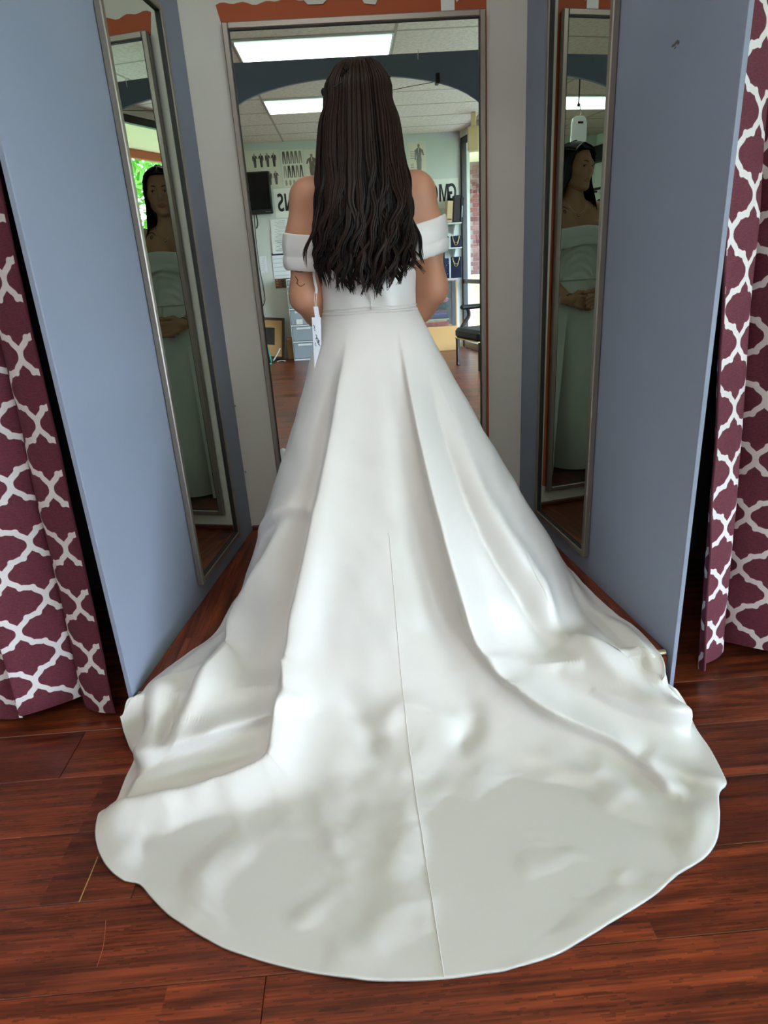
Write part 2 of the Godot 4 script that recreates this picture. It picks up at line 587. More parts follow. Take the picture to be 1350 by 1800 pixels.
	for i in 61:
		var u := i / 60.0
		var xx := -.392 + u * .945
		strip_top.append(Vector2(xx, 2.106 + .004 * sin(u * 31.0) + .004 * sin(u * 77.0) + (.008 if u > .55 and u < .68 else 0.0) + u * .014))
	var po := PackedVector2Array([Vector2(-.378, 2.04)])
	po.append_array(strip_top)
	po.append_array(PackedVector2Array([Vector2(.556, 1.2), Vector2(.562, .25), Vector2(.53, .24), Vector2(.53, 2.04)]))
	mb.plate(po, .0008, Transform3D(Basis.IDENTITY, Vector3(0, 0, WALL_Z + .001)))
	var pp := part("paint_patch", mb, M.orange, get_node("wall_back"))
	pp.set_meta("label", "bare orange paint strip with torn edge above the mirror")
	# pale tab of paper crossing the orange strip, torn wall paper by the ceiling
	mb = MB.new()
	mb.box(Vector3(.392, 2.035, WALL_Z), Vector3(.440, 2.13, WALL_Z + .0022))
	part("paper_tab", mb, M.white_plastic, get_node("wall_back"))
	# torn flaps of wall paper over the strip
	for q in [[[531, -2], [541, 8], [567, 7], [576, -2]], [[636, -2], [640, 6], [660, 8], [664, -2]], [[800, -2], [803, 4], [808, -2]]]:
		mb = MB.new()
		var fp := PackedVector2Array()
		for e in q:
			var p := at_z(e[0], e[1], WALL_Z + .004)
			fp.append(Vector2(p.x, p.y))
		mb.plate(fp, .0012, Transform3D(Basis(Vector3.RIGHT, .0), Vector3(0, 0, WALL_Z + .005)))
		part("torn_flap", mb, M.cream_wall, get_node("wall_back"))
	# little nails on the wall
	for q in [[413, 713], [431, 829], [353, 305]]:
		mb = MB.new()
		var p := at_z(q[0], q[1], WALL_Z + .006)
		mb.tube(PackedVector3Array([p - Vector3(0, 0, .006), p + Vector3(.002, -.002, .008)]), .0022, 6)
		part("nail", mb, M.alu, get_node("wall_back"))

func framed_mirror(label: String, w: float, y0: float, y1: float, xf: Transform3D):
	# local x along the wall, y up, z out of the wall; the frame stands 22 mm proud
	var o := thing("wall_mirror", label, "mirror")
	o.transform = xf
	var fw := .021
	var mb := MB.new()
	mb.box(Vector3(0.004, y0 + .004, .001), Vector3(w - .004, y1 - .004, .009))
	part("backing", mb, M.frame_dark, o)
	mb = MB.new()
	mb.quad(Vector3(fw - .004, y0 + fw - .004, .0105), Vector3(w - fw + .004, y0 + fw - .004, .0105), Vector3(w - fw + .004, y1 - fw + .004, .0105), Vector3(fw - .004, y1 - fw + .004, .0105), Vector2(0, 0), Vector2(1, 0), Vector2(1, 1), Vector2(0, 1), Vector3(0, 0, 1))
	part("glass", mb, M.mirror, o)
	for q in [[0.0, y0, fw, y1], [w - fw, y0, w, y1], [fw, y0, w - fw, y0 + fw], [fw, y1 - fw, w - fw, y1]]:
		mb = MB.new()
		mb.bevel(Vector3(q[0], q[1], .001), Vector3(q[2], q[3], .022), .003)
		var fr := part("frame_rail", mb, M.frame, o)
		mb = MB.new()
		var vert: bool = q[2] - q[0] < .03
		if vert:
			var xi: float = q[2] if q[0] < w * .5 else q[0] - .003
			mb.box(Vector3(xi, y0 + fw, .0105), Vector3(xi + .003, y1 - fw, .018))
		else:
			var yi: float = q[3] if q[1] < 1.0 else q[1] - .003
			mb.box(Vector3(fw, yi, .0105), Vector3(w - fw, yi + .003, .018))
		part("inner_lip", mb, M.frame_dark, fr)

func mirrors():
	var s := 1.07
	# the centre mirror hangs with its top a hair forward
	var x0 := -.3523 * s
	var tilt := Basis(Vector3.RIGHT, .0036)
	framed_mirror("tall wide metal-framed mirror on the cream wall facing the bride", .8624 * s, 0.0, 1.7056 * s, Transform3D(tilt, Vector3(x0, PLAT + .0685 * s, WALL_Z + .0005)))
	for side in [-1, 1]:
		var f := panel_frame(side)
		var d: Vector3 = f[1]
		var nn: Vector3 = f[2]
		var s0: float = (.2047 if side < 0 else .2191) * s
		var s1: float = (.634 if side < 0 else .6522) * s
		var lb: float = PLAT + (.0631 if side < 0 else .0677) * s
		var o: Vector3 = f[0] + nn * .0005
		# local x must make a right-handed frame with up and the normal
		var ex := Vector3.UP.cross(nn)
		var start := o + d * (s0 if ex.dot(d) > 0 else s1)
		framed_mirror("narrow metal-framed mirror on the " + ("left" if side < 0 else "right") + " blue partition panel", s1 - s0, 0.0, 1.708 * s, Transform3D(Basis(ex, Vector3.UP, nn), start + Vector3(0, lb, 0)))

func ceiling_light(x: float, z: float, label: String):
	var o := thing("ceiling_light", label, "light", Vector3(x, CEIL, z), 0, "fluorescent ceiling lights")
	var w := 1.2
	var h := .6
	for q in [[0, 0, w, .014], [0, h - .014, w, h], [0, .014, .014, h - .014], [w - .014, .014, w, h - .014]]:
		var mb := MB.new()
		mb.bevel(Vector3(q[0], -.012, q[1]), Vector3(q[2], .006, q[3]), .002)
		part("frame_rail", mb, M.white_plastic, o)
	var mb := MB.new()
	mb.box(Vector3(.014, -.004, .014), Vector3(w - .014, .004, h - .014))
	part("light_lens", mb, M.lens, o)
	var l := AreaLight3D.new()
	l.name = "lamp"
	l.area_size = Vector2(w - .03, h - .03)
	l.light_color = Color(1.0, 0.985, 0.975)
	l.light_energy = LAMP_ENERGY
	l.area_range = 14.0
	l.shadow_enabled = true
	o.add_child(l)
	l.position = Vector3(w * .5, -.02, h * .5)
	l.rotation.x = -PI / 2

const LAMP_ENERGY := 1.05
var light_cells := [[0, 0], [0, 3], [-2, 3], [-2, 0], [0, -3]]  # last cell: unseen panel added to brighten the gown, spaced like the seen rows

func ceiling_parts():
	var ce := get_node("ceiling")
	var xs := []
	var zs := []
	for i in range(-4, 5): xs.append(-.745 + i * 1.22)
	for k in range(-6, 9): zs.append(.26 + k * .61)
	for i in xs.size() - 1:
		for k in zs.size() - 1:
			var xa := maxf(xs[i], WEST_X)
			var xb := minf(xs[i + 1], east_x(zs[k]))
			var za := maxf(zs[k], WALL_Z)
			var zb := minf(zs[k + 1], FAR_Z)
			if xb - xa < .05 or zb - za < .05: continue
			if [i - 4, k - 6] in light_cells:
				ceiling_light(xs[i] + .01, zs[k] + .005, ["long fluorescent panel light in the ceiling above the shop floor by the arch", "fluorescent panel light in the ceiling nearer the poster wall", "fluorescent panel light in the ceiling near the clothes rack", "fluorescent panel light in the ceiling between the arch and clothes rack", "unseen fluorescent panel light added in the ceiling right over the arch header"][light_cells.find([i - 4, k - 6])])
				continue
			var mb := MB.new()
			mb.bevel(Vector3(xa + .006, CEIL + .001, za + .006), Vector3(xb - .006, CEIL + .016, zb - .006), .003)
			part("ceiling_tile", mb, M.tile, ce)
	for x in xs:
		if x > WEST_X and x < 3.0:
			var mb := MB.new()
			mb.box(Vector3(x - .012, CEIL - .001, WALL_Z), Vector3(x + .012, CEIL + .004, minf(FAR_Z, FAR_Z - (x - 1.63) / .19)))
			part("grid_bar", mb, M.tbar, ce)
	for z in zs:
		if z > WALL_Z and z < FAR_Z:
			var mb := MB.new()
			mb.box(Vector3(WEST_X, CEIL, z - .012), Vector3(east_x(z), CEIL + .004, z + .012))
			part("grid_bar", mb, M.tbar, ce)

func window_wall():
	# storefront: bronze mullions and rails with a pane in every bay
	var ss := [.03, .80, 2.4, 4.0, 5.59]
	for k in 4:
		var sa: float = ss[k]
		var sb: float = ss[k + 1]
		var o := Node3D.new()
		o.name = "window_%d" % (k + 1)
		add_child(o)
		o.transform = win_xf
		tag(o, "", "", "", "structure")
		for q in [sa, sb]:
			if k > 0 and q == sa: continue
			var mb := MB.new()
			mb.bevel(Vector3(q - .028, .0, 0), Vector3(q + .028, 2.75, .07), .003)
			part("mullion", mb, M.bronze, o)
		for q in [[.0, .09, "alu"], [.90, .955, "alu"], [2.68, 2.75, "bronze"]]:
			var mb := MB.new()
			mb.bevel(Vector3(sa + .028, q[0], .005), Vector3(sb - .028, q[1], .065), .003)
			part("rail", mb, M[q[2]], o)
		for q in [[.09, .90], [.955, 2.68]]:
			var mb := MB.new()
			mb.quad(Vector3(sa + .028, q[0], .035), Vector3(sb - .028, q[0], .035), Vector3(sb - .028, q[1], .035), Vector3(sa + .028, q[1], .035), Vector2(0, 0), Vector2(1, 0), Vector2(1, 1), Vector2(0, 1), Vector3(0, 0, -1))
			part("pane", mb, M.pane, o)

func outdoors():
	var mb := MB.new()
	mb.box(Vector3(-14, -.15, .1), Vector3(16, -.02, 3.2), win_xf)
	struct("sidewalk", mb, mat("concrete", rgb(172, 166, 154), .9), "pale concrete sidewalk outside the windows")
	mb = MB.new()
	mb.box(Vector3(-30, -.2, 3.2), Vector3(30, -.1, 40), win_xf)
	struct("lawn", mb, mat("lawn", rgb(96, 128, 62), .95), "green lawn beyond the sidewalk")
	mb = MB.new()
	mb.box(Vector3(-12, 2.76, .1), Vector3(14, 2.86, 1.3), win_xf)
	struct("soffit", mb, mat("soffit", rgb(236, 218, 168), .9), "pale yellow soffit of the walkway outside")
	mb = MB.new()
	mb.bevel(Vector3(-12, 2.66, 1.3), Vector3(14, 3.05, 1.37), .005, win_xf)
	struct("fascia_beam", mb, mat("fascia", rgb(190, 92, 52), .8), "orange brown fascia beam along the walkway edge")
	# brick pillar standing under the soffit
	var bm := []
	for q in [[98, 46, 37], [88, 40, 33], [108, 54, 43]]: bm.append(mat("brick%d" % q[0], rgb(q[0], q[1], q[2]), .9))
	var o := thing("brick_pillar", "red brick pillar on a tan base outside the shop window", "pillar", Vector3(2.44, 0, 7.2))
	mb = MB.new()
	mb.box(Vector3(-.30, .95, -.30), Vector3(.30, 2.76, .30))
	part("mortar", mb, mat("mortar", rgb(122, 100, 86), .95), o)
	mb = MB.new()
	mb.bevel(Vector3(-.36, -.02, -.36), Vector3(.36, .95, .36), .02)
	part("base", mb, mat("tan_stone", rgb(176, 148, 106), .9), o)
	var bmesh := []
	for m in bm:
		var b := MB.new()
		b.bevel(Vector3(-.0925, -.032, -.006), Vector3(.0925, .032, .006), .004)
		bmesh.append(b.mesh(m))
	for row in 25:
		for face in 4:
			for col in 3:
				var yy := .99 + row * .0735
				if yy > 2.73: continue
				var off := -.2 + col * .2 + (.1 if row % 2 == 1 else 0.0)
				if off > .24: off = -.3 + .1
				var br := part_of("brick", bmesh[rng.randi() % 3], o)
				br.transform = Transform3D(Basis(Vector3.UP, face * PI / 2), Vector3.ZERO) * Transform3D(Basis.IDENTITY, Vector3(clampf(off, -.205, .205), yy, .303))
	# trees over the lawn
	for q in [[8.4, 3.0, 2.6], [8.0, 8.0, 2.8], [6.2, 14.0, 2.8], [11.5, .5, 3.2], [4.6, 21.0, 3.3], [11.0, 11.0, 3.6], [15.0, 6.0, 4.4], [13.5, 15.5, 4.2]]:
		leafy_tree(Vector3(q[0], -.12, q[1]), q[2])

var leaf_mesh: ArrayMesh
func leafy_tree(at: Vector3, r: float):
	var o := thing("leafy_tree", "bright green leafy tree beyond the sidewalk", "tree", at, 0, "trees outside the windows")
	var mb := MB.new()
	var hgt := r * 1.25
	mb.tube(smooth_path([Vector3.ZERO, Vector3(.06, hgt * .5, .03), Vector3(-.05, hgt, 0), Vector3(.1, hgt * 1.5, .1)], 4), .14, 8)
	part("trunk", mb, M.get("bark", mat("bark", rgb(92, 74, 56), .95)), o)
	if leaf_mesh == null:
		var lm := mat("leaf", rgb(122, 176, 70), .6)
		lm.backlight_enabled = true
		lm.backlight = Color(.35, .5, .15)
		lm.vertex_color_use_as_albedo = true
		var lb := MB.new()
		var i0 := lb.vert(Vector3(-.11, 0, 0), Vector3(0, 1, .2).normalized())
		lb.vert(Vector3(0, .02, -.06), Vector3(0, 1, -.2).normalized()); lb.vert(Vector3(.12, -.01, 0), Vector3(.2, 1, 0).normalized()); lb.vert(Vector3(0, .02, .06), Vector3(0, 1, .2).normalized())
		lb.tri(i0, i0 + 1, i0 + 2); lb.tri(i0, i0 + 2, i0 + 3)
		leaf_mesh = lb.mesh(lm)
	var mm := MultiMesh.new()
	mm.transform_format = MultiMesh.TRANSFORM_3D
	mm.use_colors = true
	mm.mesh = leaf_mesh
	mm.instance_count = 5200
	for i in 5200:
		var d := Vector3(rng.randfn(), rng.randfn(), rng.randfn()).normalized()
		var lump := 1.0 + .22 * sin(d.x * 5.0 + at.x) * cos(d.z * 4.0) + .15 * sin(d.y * 7.0)
		var p := Vector3(0, hgt * 1.35, 0) + d * r * lump * pow(rng.randf(), .28) * Vector3(1, .95, 1)
		if p.y < .15: p.y = .15 + rng.randf() * .5
		mm.set_instance_transform(i, Transform3D(Basis(Vector3(rng.randfn(), rng.randfn(), rng.randfn()).normalized(), rng.randf() * TAU).scaled(Vector3.ONE * rng.randf_range(.9, 1.7)), p))
		var k := rng.randf()
		mm.set_instance_color(i, Color(.75 + .5 * k, .8 + .35 * k, .6 + .5 * k))
	var mi := MultiMeshInstance3D.new()
	mi.name = "foliage"
	mi.multimesh = mm
	mi.set_meta("kind", "stuff")
	o.add_child(mi)

# ================================================================ the bride and her gown
const BX := 0.055
const BZ := -2.02
var fold_pts := []      # per fold: PackedVector3Array of the crest, amplitudes, widths, lean
var hem_w := PackedVector3Array()

func ground_at(x: float, z: float) -> float:
	# what the train lies on: platform, the drape over the step, the floor
	return (PLAT + .012) * pow(1.0 - clampf((z - STEP_Z - .004) / .34, 0, 1), 2.0)

func flare(phi: float) -> float:
	# radius of the skirt where it meets the platform, by direction (0 = towards the camera, + = right)
	return curve1([[-PI, .30], [-2.3, .42], [-1.57, .53], [-.9, .56], [-.45, .53], [0, .50], [.45, .54], [.9, .62], [1.57, .665], [2.3, .48], [PI, .30]], phi)

func waist_r(phi: float) -> float:
	var s := sin(phi)
	var c := cos(phi)
	return 1.0 / sqrt(s * s / (.139 * .139) + c * c / ((.088 * .088) if c > 0 else (.100 * .100)))

func skirt_y(x: float, z: float) -> float:
	var dx := x - BX
	var dz := z - BZ
	var r := sqrt(dx * dx + dz * dz)
	var phi := atan2(dx, dz)
	var rw := waist_r(phi)
	var rp := flare(phi)
	var f := (r - rw) / (rp - rw)
	var cone := 1.112 - (1.112 - PLAT) * (f * .93 + .07 * (1.0 - pow(maxf(1.0 - f, 0.0), 3.0)))
	if f < 0: cone = 1.112 - f * .3
	var g := ground_at(x, z) + .006
	var k := .13          # a soft landing on the floor
	var h := clampf(.5 + .5 * (cone - g) / k, 0, 1)
	return lerpf(g, cone, h) + k * h * (1.0 - h) * .55

func on_skirt(px: float, py: float, up := 0.0) -> Vector3:
	# where the photograph's pixel meets the unfolded skirt, lifted by up
	var d := ray(px, py).normalized()
	var t := .7
	var p := EYE
	for i in 420:
		p = EYE + d * t
		var g := p.y - skirt_y(p.x, p.z) - up
		if g < .002: break
		t += clampf(g * .35, .0015, .05)
	return p

func fold(pix: Array, amps: Array, widths: Array, lean := 0.0, sl := 1.0, sr := 1.0):
	var ctrl := []
	for q in pix: ctrl.append(on_skirt(q[0], q[1]))
	var pts := smooth_path(ctrl, 3)
	var n := pts.size()
	var a := PackedFloat32Array()
	var w := PackedFloat32Array()
	for i in n:
		var f := float(i) / (n - 1) * (pix.size() - 1)
		var k := mini(int(f), pix.size() - 2)
		var am := lerpf(amps[k], amps[k + 1], f - k)
		a.append(am * (1.6 if am < 0.0 else 1.12))
		w.append(lerpf(widths[k], widths[k + 1], f - k))
	var lo := pts[0]
	var hi := pts[0]
	for p in pts:
		lo = lo.min(p); hi = hi.max(p)
	var m := 0.0
	for x in w: m = maxf(m, x)
	m *= maxf(sl, sr)
	fold_pts.append([pts, a, w, lean, lo - Vector3.ONE * m * 2.6, hi + Vector3.ONE * m * 2.6, sl, sr])

func folds():
	# crests (+) and hollows (-) read off the photograph, from the waist down; lean > 0 tips a crest to the left of its run
	# the two long rolled pleats either side of the middle, and where they run out over the floor
	fold([[612, 572], [604, 660], [592, 770], [570, 910], [545, 1050], [518, 1180], [500, 1280], [484, 1348], [430, 1380], [370, 1400], [290, 1416], [230, 1426], [184, 1434]], [.002, .014, .030, .046, .060, .070, .068, .058, .052, .048, .046, .042, .036], [.014, .022, .030, .034, .036, .036, .034, .030, .030, .030, .030, .030, .030], .32, .62, 1.5)
	fold([[700, 572], [722, 680], [755, 820], [790, 950], [826, 1070], [852, 1140], [902, 1195], [964, 1244], [1012, 1270], [1085, 1306], [1140, 1348], [1178, 1386]], [.002, .020, .040, .056, .068, .070, .066, .060, .050, .044, .038, .028], [.014, .024, .032, .036, .036, .034, .034, .034, .032, .030, .028, .024], .55, .52, 1.2)
	# hollows beside them
	fold([[590, 620], [566, 760], [532, 920], [502, 1080], [470, 1180], [430, 1250]], [0, -.014, -.024, -.022, -.010, -.004], [.02, .03, .036, .04, .045, .04])
	fold([[680, 640], [706, 800], [736, 950], [768, 1060], [800, 1140]], [0, -.010, -.020, -.024, -.014], [.02, .04, .05, .055, .05])
	fold([[752, 640], [796, 800], [856, 940], [935, 1075], [1000, 1150], [1050, 1190]], [0, -.012, -.022, -.026, -.014, -.004], [.02, .024, .028, .030, .032, .03])
	# left lobes
	fold([[460, 938], [482, 914], [512, 900], [545, 908]], [.014, .022, .022, .006], [.022, .022, .022, .02], -.3, .5, 1.8)
	fold([[500, 930], [472, 1000], [424, 1100], [362, 1200], [316, 1266]], [.014, .036, .046, .044, .030], [.035, .045, .048, .042, .034], .2, .9, 1.1)
	fold([[338, 1190], [314, 1240], [294, 1280]], [-.016, -.042, -.030], [.022, .022, .02])
	fold([[275, 1215], [258, 1250], [246, 1296]], [.010, .030, .028], [.03, .034, .034])
	fold([[540, 1236], [440, 1262], [370, 1286], [300, 1308], [244, 1328]], [.006, .034, .052, .052, .044], [.03, .03, .030, .030, .030], -.4, 1.3, .8)
	fold([[480, 1310], [400, 1334], [320, 1352], [236, 1378]], [.002, .018, .022, .018], [.02, .022, .022, .022], -.25, 1.4, .9)
	fold([[180, 1470], [215, 1505], [262, 1500], [360, 1460]], [.024, .016, -.006, -.008], [.04, .05, .05, .06])
	# right lobes
	fold([[800, 740], [862, 895], [945, 1030], [1035, 1140], [1130, 1222], [1200, 1258]], [.004, .016, .032, .040, .038, .032], [.03, .04, .046, .046, .042, .034], .1, .9, 1.1)
	fold([[1000, 1185], [1070, 1224], [1145, 1250], [1204, 1266]], [.014, .036, .044, .040], [.024, .026, .026, .026], .45, .6, 1.2)
	fold([[1082, 1095], [1138, 1150], [1162, 1186]], [.010, .024, .024], [.03, .032, .03])
	fold([[1010, 1030], [1080, 1110], [1130, 1185]], [-.008, -.016, -.010], [.03, .03, .03])
	fold([[1262, 1400], [1245, 1450], [1220, 1490]], [.016, .022, .01], [.045, .045, .04])
	fold([[1130, 1330], [1190, 1356], [1262, 1382]], [-.008, .016, .034], [.03, .028, .026], .4, .5, 1.2)
	# over the step, and the slack on the floor
	fold([[590, 1195], [630, 1255], [655, 1300]], [.004, -.014, -.012], [.05, .045, .04])
	fold([[655, 1298], [690, 1252], [722, 1240], [770, 1258], [812, 1294]], [-.006, .014, .018, .014, -.006], [.03, .034, .034, .034, .03])
	fold([[800, 1205], [832, 1260], [815, 1300]], [-.006, -.014, -.010], [.05, .04, .04])
	fold([[880, 1330], [980, 1420], [1090, 1480], [1190, 1510]], [-.004, -.008, -.010, -.006], [.06, .06, .06, .05])
	fold([[930, 1300], [1040, 1370], [1150, 1425], [1230, 1440]], [.006, .012, .012, .008], [.05, .055, .05, .05])
	fold([[735, 1330], [715, 1430], [690, 1530], [640, 1650]], [.004, .010, .010, .005], [.05, .05, .05, .05], 0, .7, 1.3)
	fold([[810, 1420], [850, 1530], [900, 1640]], [-.004, -.007, -.005], [.06, .07, .06])
	fold([[430, 1440], [350, 1540], [330, 1600]], [.006, .009, .004], [.05, .05, .05])
	fold([[500, 1480], [450, 1570], [470, 1650]], [-.004, -.007, -.004], [.05, .05, .05])
	# fine pressed creases
	fold([[540, 1385], [572, 1470], [612, 1562], [580, 1690]], [.001, .0032, .0036, .001], [.010, .010, .010, .010], 0, .5, 2.2)
	fold([[1018, 1425], [1034, 1510], [1060, 1612]], [.001, .003, .001], [.010, .010, .010], 0, .5, 2.2)
	fold([[690, 1500], [715, 1512], [742, 1490]], [.001, .003, .001], [.010, .010, .010], 0, .6, 1.6)
	fold([[800, 1556], [850, 1545], [905, 1560]], [.001, .0034, .001], [.012, .012, .012], 0, .6, 1.6)
	fold([[880, 1500], [940, 1455], [985, 1440]], [.0005, .0026, .001], [.012, .012, .012], 0, .6, 1.6)

func fold_push(p: Vector3, nrm: Vector3) -> Vector3:
	var out := Vector3.ZERO
	for f in fold_pts:
		var lo: Vector3 = f[4]
		var hi: Vector3 = f[5]
		if p.x < lo.x or p.x > hi.x or p.z < lo.z or p.z > hi.z or p.y < lo.y or p.y > hi.y: continue
		var pts: PackedVector3Array = f[0]
		var best := 1e9
		var bi := 0
		var bs := 0.0
		for i in pts.size() - 1:
			var ab := pts[i + 1] - pts[i]
			var ap := p - pts[i]
			var s := clampf(ap.dot(ab) / ab.length_squared(), 0, 1)
			var d := (ap - ab * s).length_squared()
			if d < best:
				best = d; bi = i; bs = s
		var w: float = lerpf(f[2][bi], f[2][bi + 1], bs)
		var ab := pts[bi + 1] - pts[bi]
		var side := ab.cross(nrm).normalized()
		w *= f[6] if (p - pts[bi]).dot(side) > 0.0 else f[7]
		if best > w * w * 6.25: continue
		var a: float = lerpf(f[1][bi], f[1][bi + 1], bs)
		var x := sqrt(best) / w
		var k := exp(-pow(x, 1.7) * 1.15) - .0025
		if k <= 0.0: continue
		out += nrm * (a * k) + side * (a * k * f[3])
	return out

func hem_curve() -> PackedVector3Array:
	# the hem on the platform and the floor, from the front left edge round the back to the front right edge
	var c := [Vector3(-.12, PLAT, -2.335), Vector3(-.30, PLAT, -2.30), Vector3(-.43, PLAT, -2.19), Vector3(-.487, PLAT, -2.04)]
	for q in [[380, 1115], [332, 1150], [293, 1180], [262, 1206]]: c.append(at_y(q[0], q[1], PLAT))
	for q in [[250, 1228, .138], [243, 1247, .112], [236, 1268, .080], [228, 1292, .040], [224, 1312, .008], [238, 1333, 0], [222, 1370, 0], [210, 1402, 0], [196, 1426, .0], [176, 1446, .0], [172, 1485, 0], [188, 1524, 0], [217, 1549, 0], [247, 1556, 0], [268, 1580, 0], [305, 1615, 0], [380, 1661, 0], [440, 1684, 0], [500, 1701, 0], [575, 1716, 0], [650, 1725, 0], [720, 1726, 0], [785, 1722, 0], [845, 1714, 0], [900, 1705, 0], [990, 1674, 0], [1080, 1621, 0], [1150, 1576, 0], [1190, 1540, 0], [1236, 1512, 0], [1258, 1480, 0], [1262, 1440, 0], [1261, 1402, 0], [1274, 1386, 0], [1268, 1362, 0], [1246, 1318, 0], [1222, 1285, 0], [1212, 1262, .01], [1203, 1238, .03], [1186, 1214, .06], [1163, 1203, .105], [1168, 1190, .125], [1166, 1170, .146]]: c.append(at_y(q[0], q[1], q[2]))
	for q in [[1150, 1142], [1118, 1108], [1080, 1080]]: c.append(at_y(q[0], q[1], PLAT))
	c.append_array([Vector3(.735, PLAT, -1.95), Vector3(.718, PLAT, -2.12), Vector3(.64, PLAT, -2.27), Vector3(.48, PLAT, -2.335), Vector3(.30, PLAT, -2.345)])
	return smooth_path(c, 6)

func make_gown(person: Node3D):
	folds()
	var hem := hem_curve()
	# even spacing along the hem
	var acc := PackedFloat32Array([0.0])
	for i in hem.size() - 1: acc.append(acc[i] + hem[i].distance_to(hem[i + 1]))
	var total := acc[acc.size() - 1]
	var nu := 400
	var nv := 280
	var base := PackedVector3Array()
	base.resize(nu * nv)
	var pts := PackedVector3Array()
	pts.resize(nu * (nv + 2))
	var big := noise_of(21, 5.5, 2)
	var mid := noise_of(22, 14.0, 2)
	var crease := noise_of(25, 7.0, 2)
	var j0 := 0
	for i in nu:
		var s := total * i / (nu - 1)
		while j0 < acc.size() - 2 and acc[j0 + 1] < s: j0 += 1
		var h := hem[j0].lerp(hem[j0 + 1], (s - acc[j0]) / maxf(acc[j0 + 1] - acc[j0], 1e-5))
		# the waist point this line hangs from
		var phi := lerpf(lerpf(-2.75, 2.75, float(i) / (nu - 1)), atan2(h.x - BX, h.z - BZ), .55)
		var rw := waist_r(phi)
		var w := Vector3(BX + sin(phi) * rw, 1.112, BZ + cos(phi) * rw)
		for j in nv:
			var v := float(j) / (nv - 1)
			var x := lerpf(w.x, h.x, v)
			var z := lerpf(w.z, h.z, v)
			base[j * nu + i] = Vector3(x, 1.112 if j == 0 else lerpf(skirt_y(x, z), h.y + .008, smoothstep(.88, 1.0, v)), z)
	for j in nv:
		var v := float(j) / (nv - 1)
		var ease := smoothstep(0.0, .10, v)
		var near_hem := smoothstep(1.0, .94, v)
		for i in nu:
			var p := base[j * nu + i]
			var nrm := (base[mini(j + 1, nv - 1) * nu + i] - base[maxi(j - 1, 0) * nu + i]).cross(base[j * nu + mini(i + 1, nu - 1)] - base[j * nu + maxi(i - 1, 0)])
			nrm = nrm.normalized()
			if nrm.y < 0.0: nrm = -nrm
			var q := p + fold_push(p, nrm) * ease * lerpf(.4, 1.0, smoothstep(1.0, .92, v))
			var flat := smoothstep(.9, 1.0, nrm.y)
			q += nrm * (big.get_noise_3dv(p) * lerpf(.006, .011, flat) + mid.get_noise_3dv(p) * lerpf(.0006, .0014, flat) + .0028 * pow(1.0 - absf(crease.get_noise_3d(p.x * .9, p.y, p.z * .9)), 12.0) * flat) * ease * lerpf(.35, 1.0, near_hem)
			pts[j * nu + i] = q
	# even out the steep sides of the folds
	for it in 3:
		var old := pts.duplicate()
		for j in range(6, nv - 1):
			for i in range(1, nu - 1):
				var k := j * nu + i
				pts[k] = old[k] * .4 + (old[k - 1] + old[k + 1] + old[k - nu] + old[k + nu]) * .15
	# rest on the platform and its edge, clear of the side panels
	var pl := panel_frame(-1)
	var pr := panel_frame(1)
	for pass_no in 5:
		for k in nu * nv:
			var q := pts[k]
			if q.y < .25: q.y = maxf(q.y, PLAT * (1.0 - smoothstep(STEP_Z + .020, STEP_Z + .06, q.z)) + .007)
			if q.y < 1.0 and k > nu * nv / 2:
				for f in [pl, pr]:
					var dd: float = (q - f[0]).dot(f[2])
					if dd < .008 and dd > -.12 and (q - f[0]).dot(f[1]) < 1.224: q += f[2] * (.008 - dd)
			pts[k] = q
		if pass_no < 4:
			var old := pts.duplicate()
			for j in range(nv / 3, nv - 1):
				for i in range(1, nu - 1):
					var k := j * nu + i
					if old[k].y < .24 and old[k].z < STEP_Z + .10: pts[k] = old[k] * .3 + (old[k - 1] + old[k + 1] + old[k - nu] + old[k + nu]) * .175
	for i in nu:
		# the rolled hem, turned under
		var b := pts[(nv - 1) * nu + i]
		var outw := b - pts[(nv - 3) * nu + i]
		outw.y = 0.0
		outw = outw.normalized()
		pts[nv * nu + i] = b + outw * .003 + Vector3(0, -.0022, 0)
		pts[(nv + 1) * nu + i] = b - outw * .006 + Vector3(0, -.0038, 0)
	var mb := MB.new()
	mb.grid(pts, nu, nv + 2, false, PackedVector2Array(), true)
	var gown := part("gown", mb, M.satin, person)
	gown.set_meta("label", "ivory satin gown with a long folded train")
	# seam down the middle of the train
	var aim := at_y(785, 1722, 0.0)
	var ci := 0
	for i in nu:
		if pts[(nv - 1) * nu + i].distance_to(aim) < pts[(nv - 1) * nu + ci].distance_to(aim): ci = i
	var line := PackedVector3Array()
	for j in range(60, nv): line.append(pts[j * nu + ci] + Vector3(0, .0004, .0003))
	mb = MB.new()
	mb.tube(line, .0011, 5)
	part("seam", mb, M.satin, gown)
	return gown

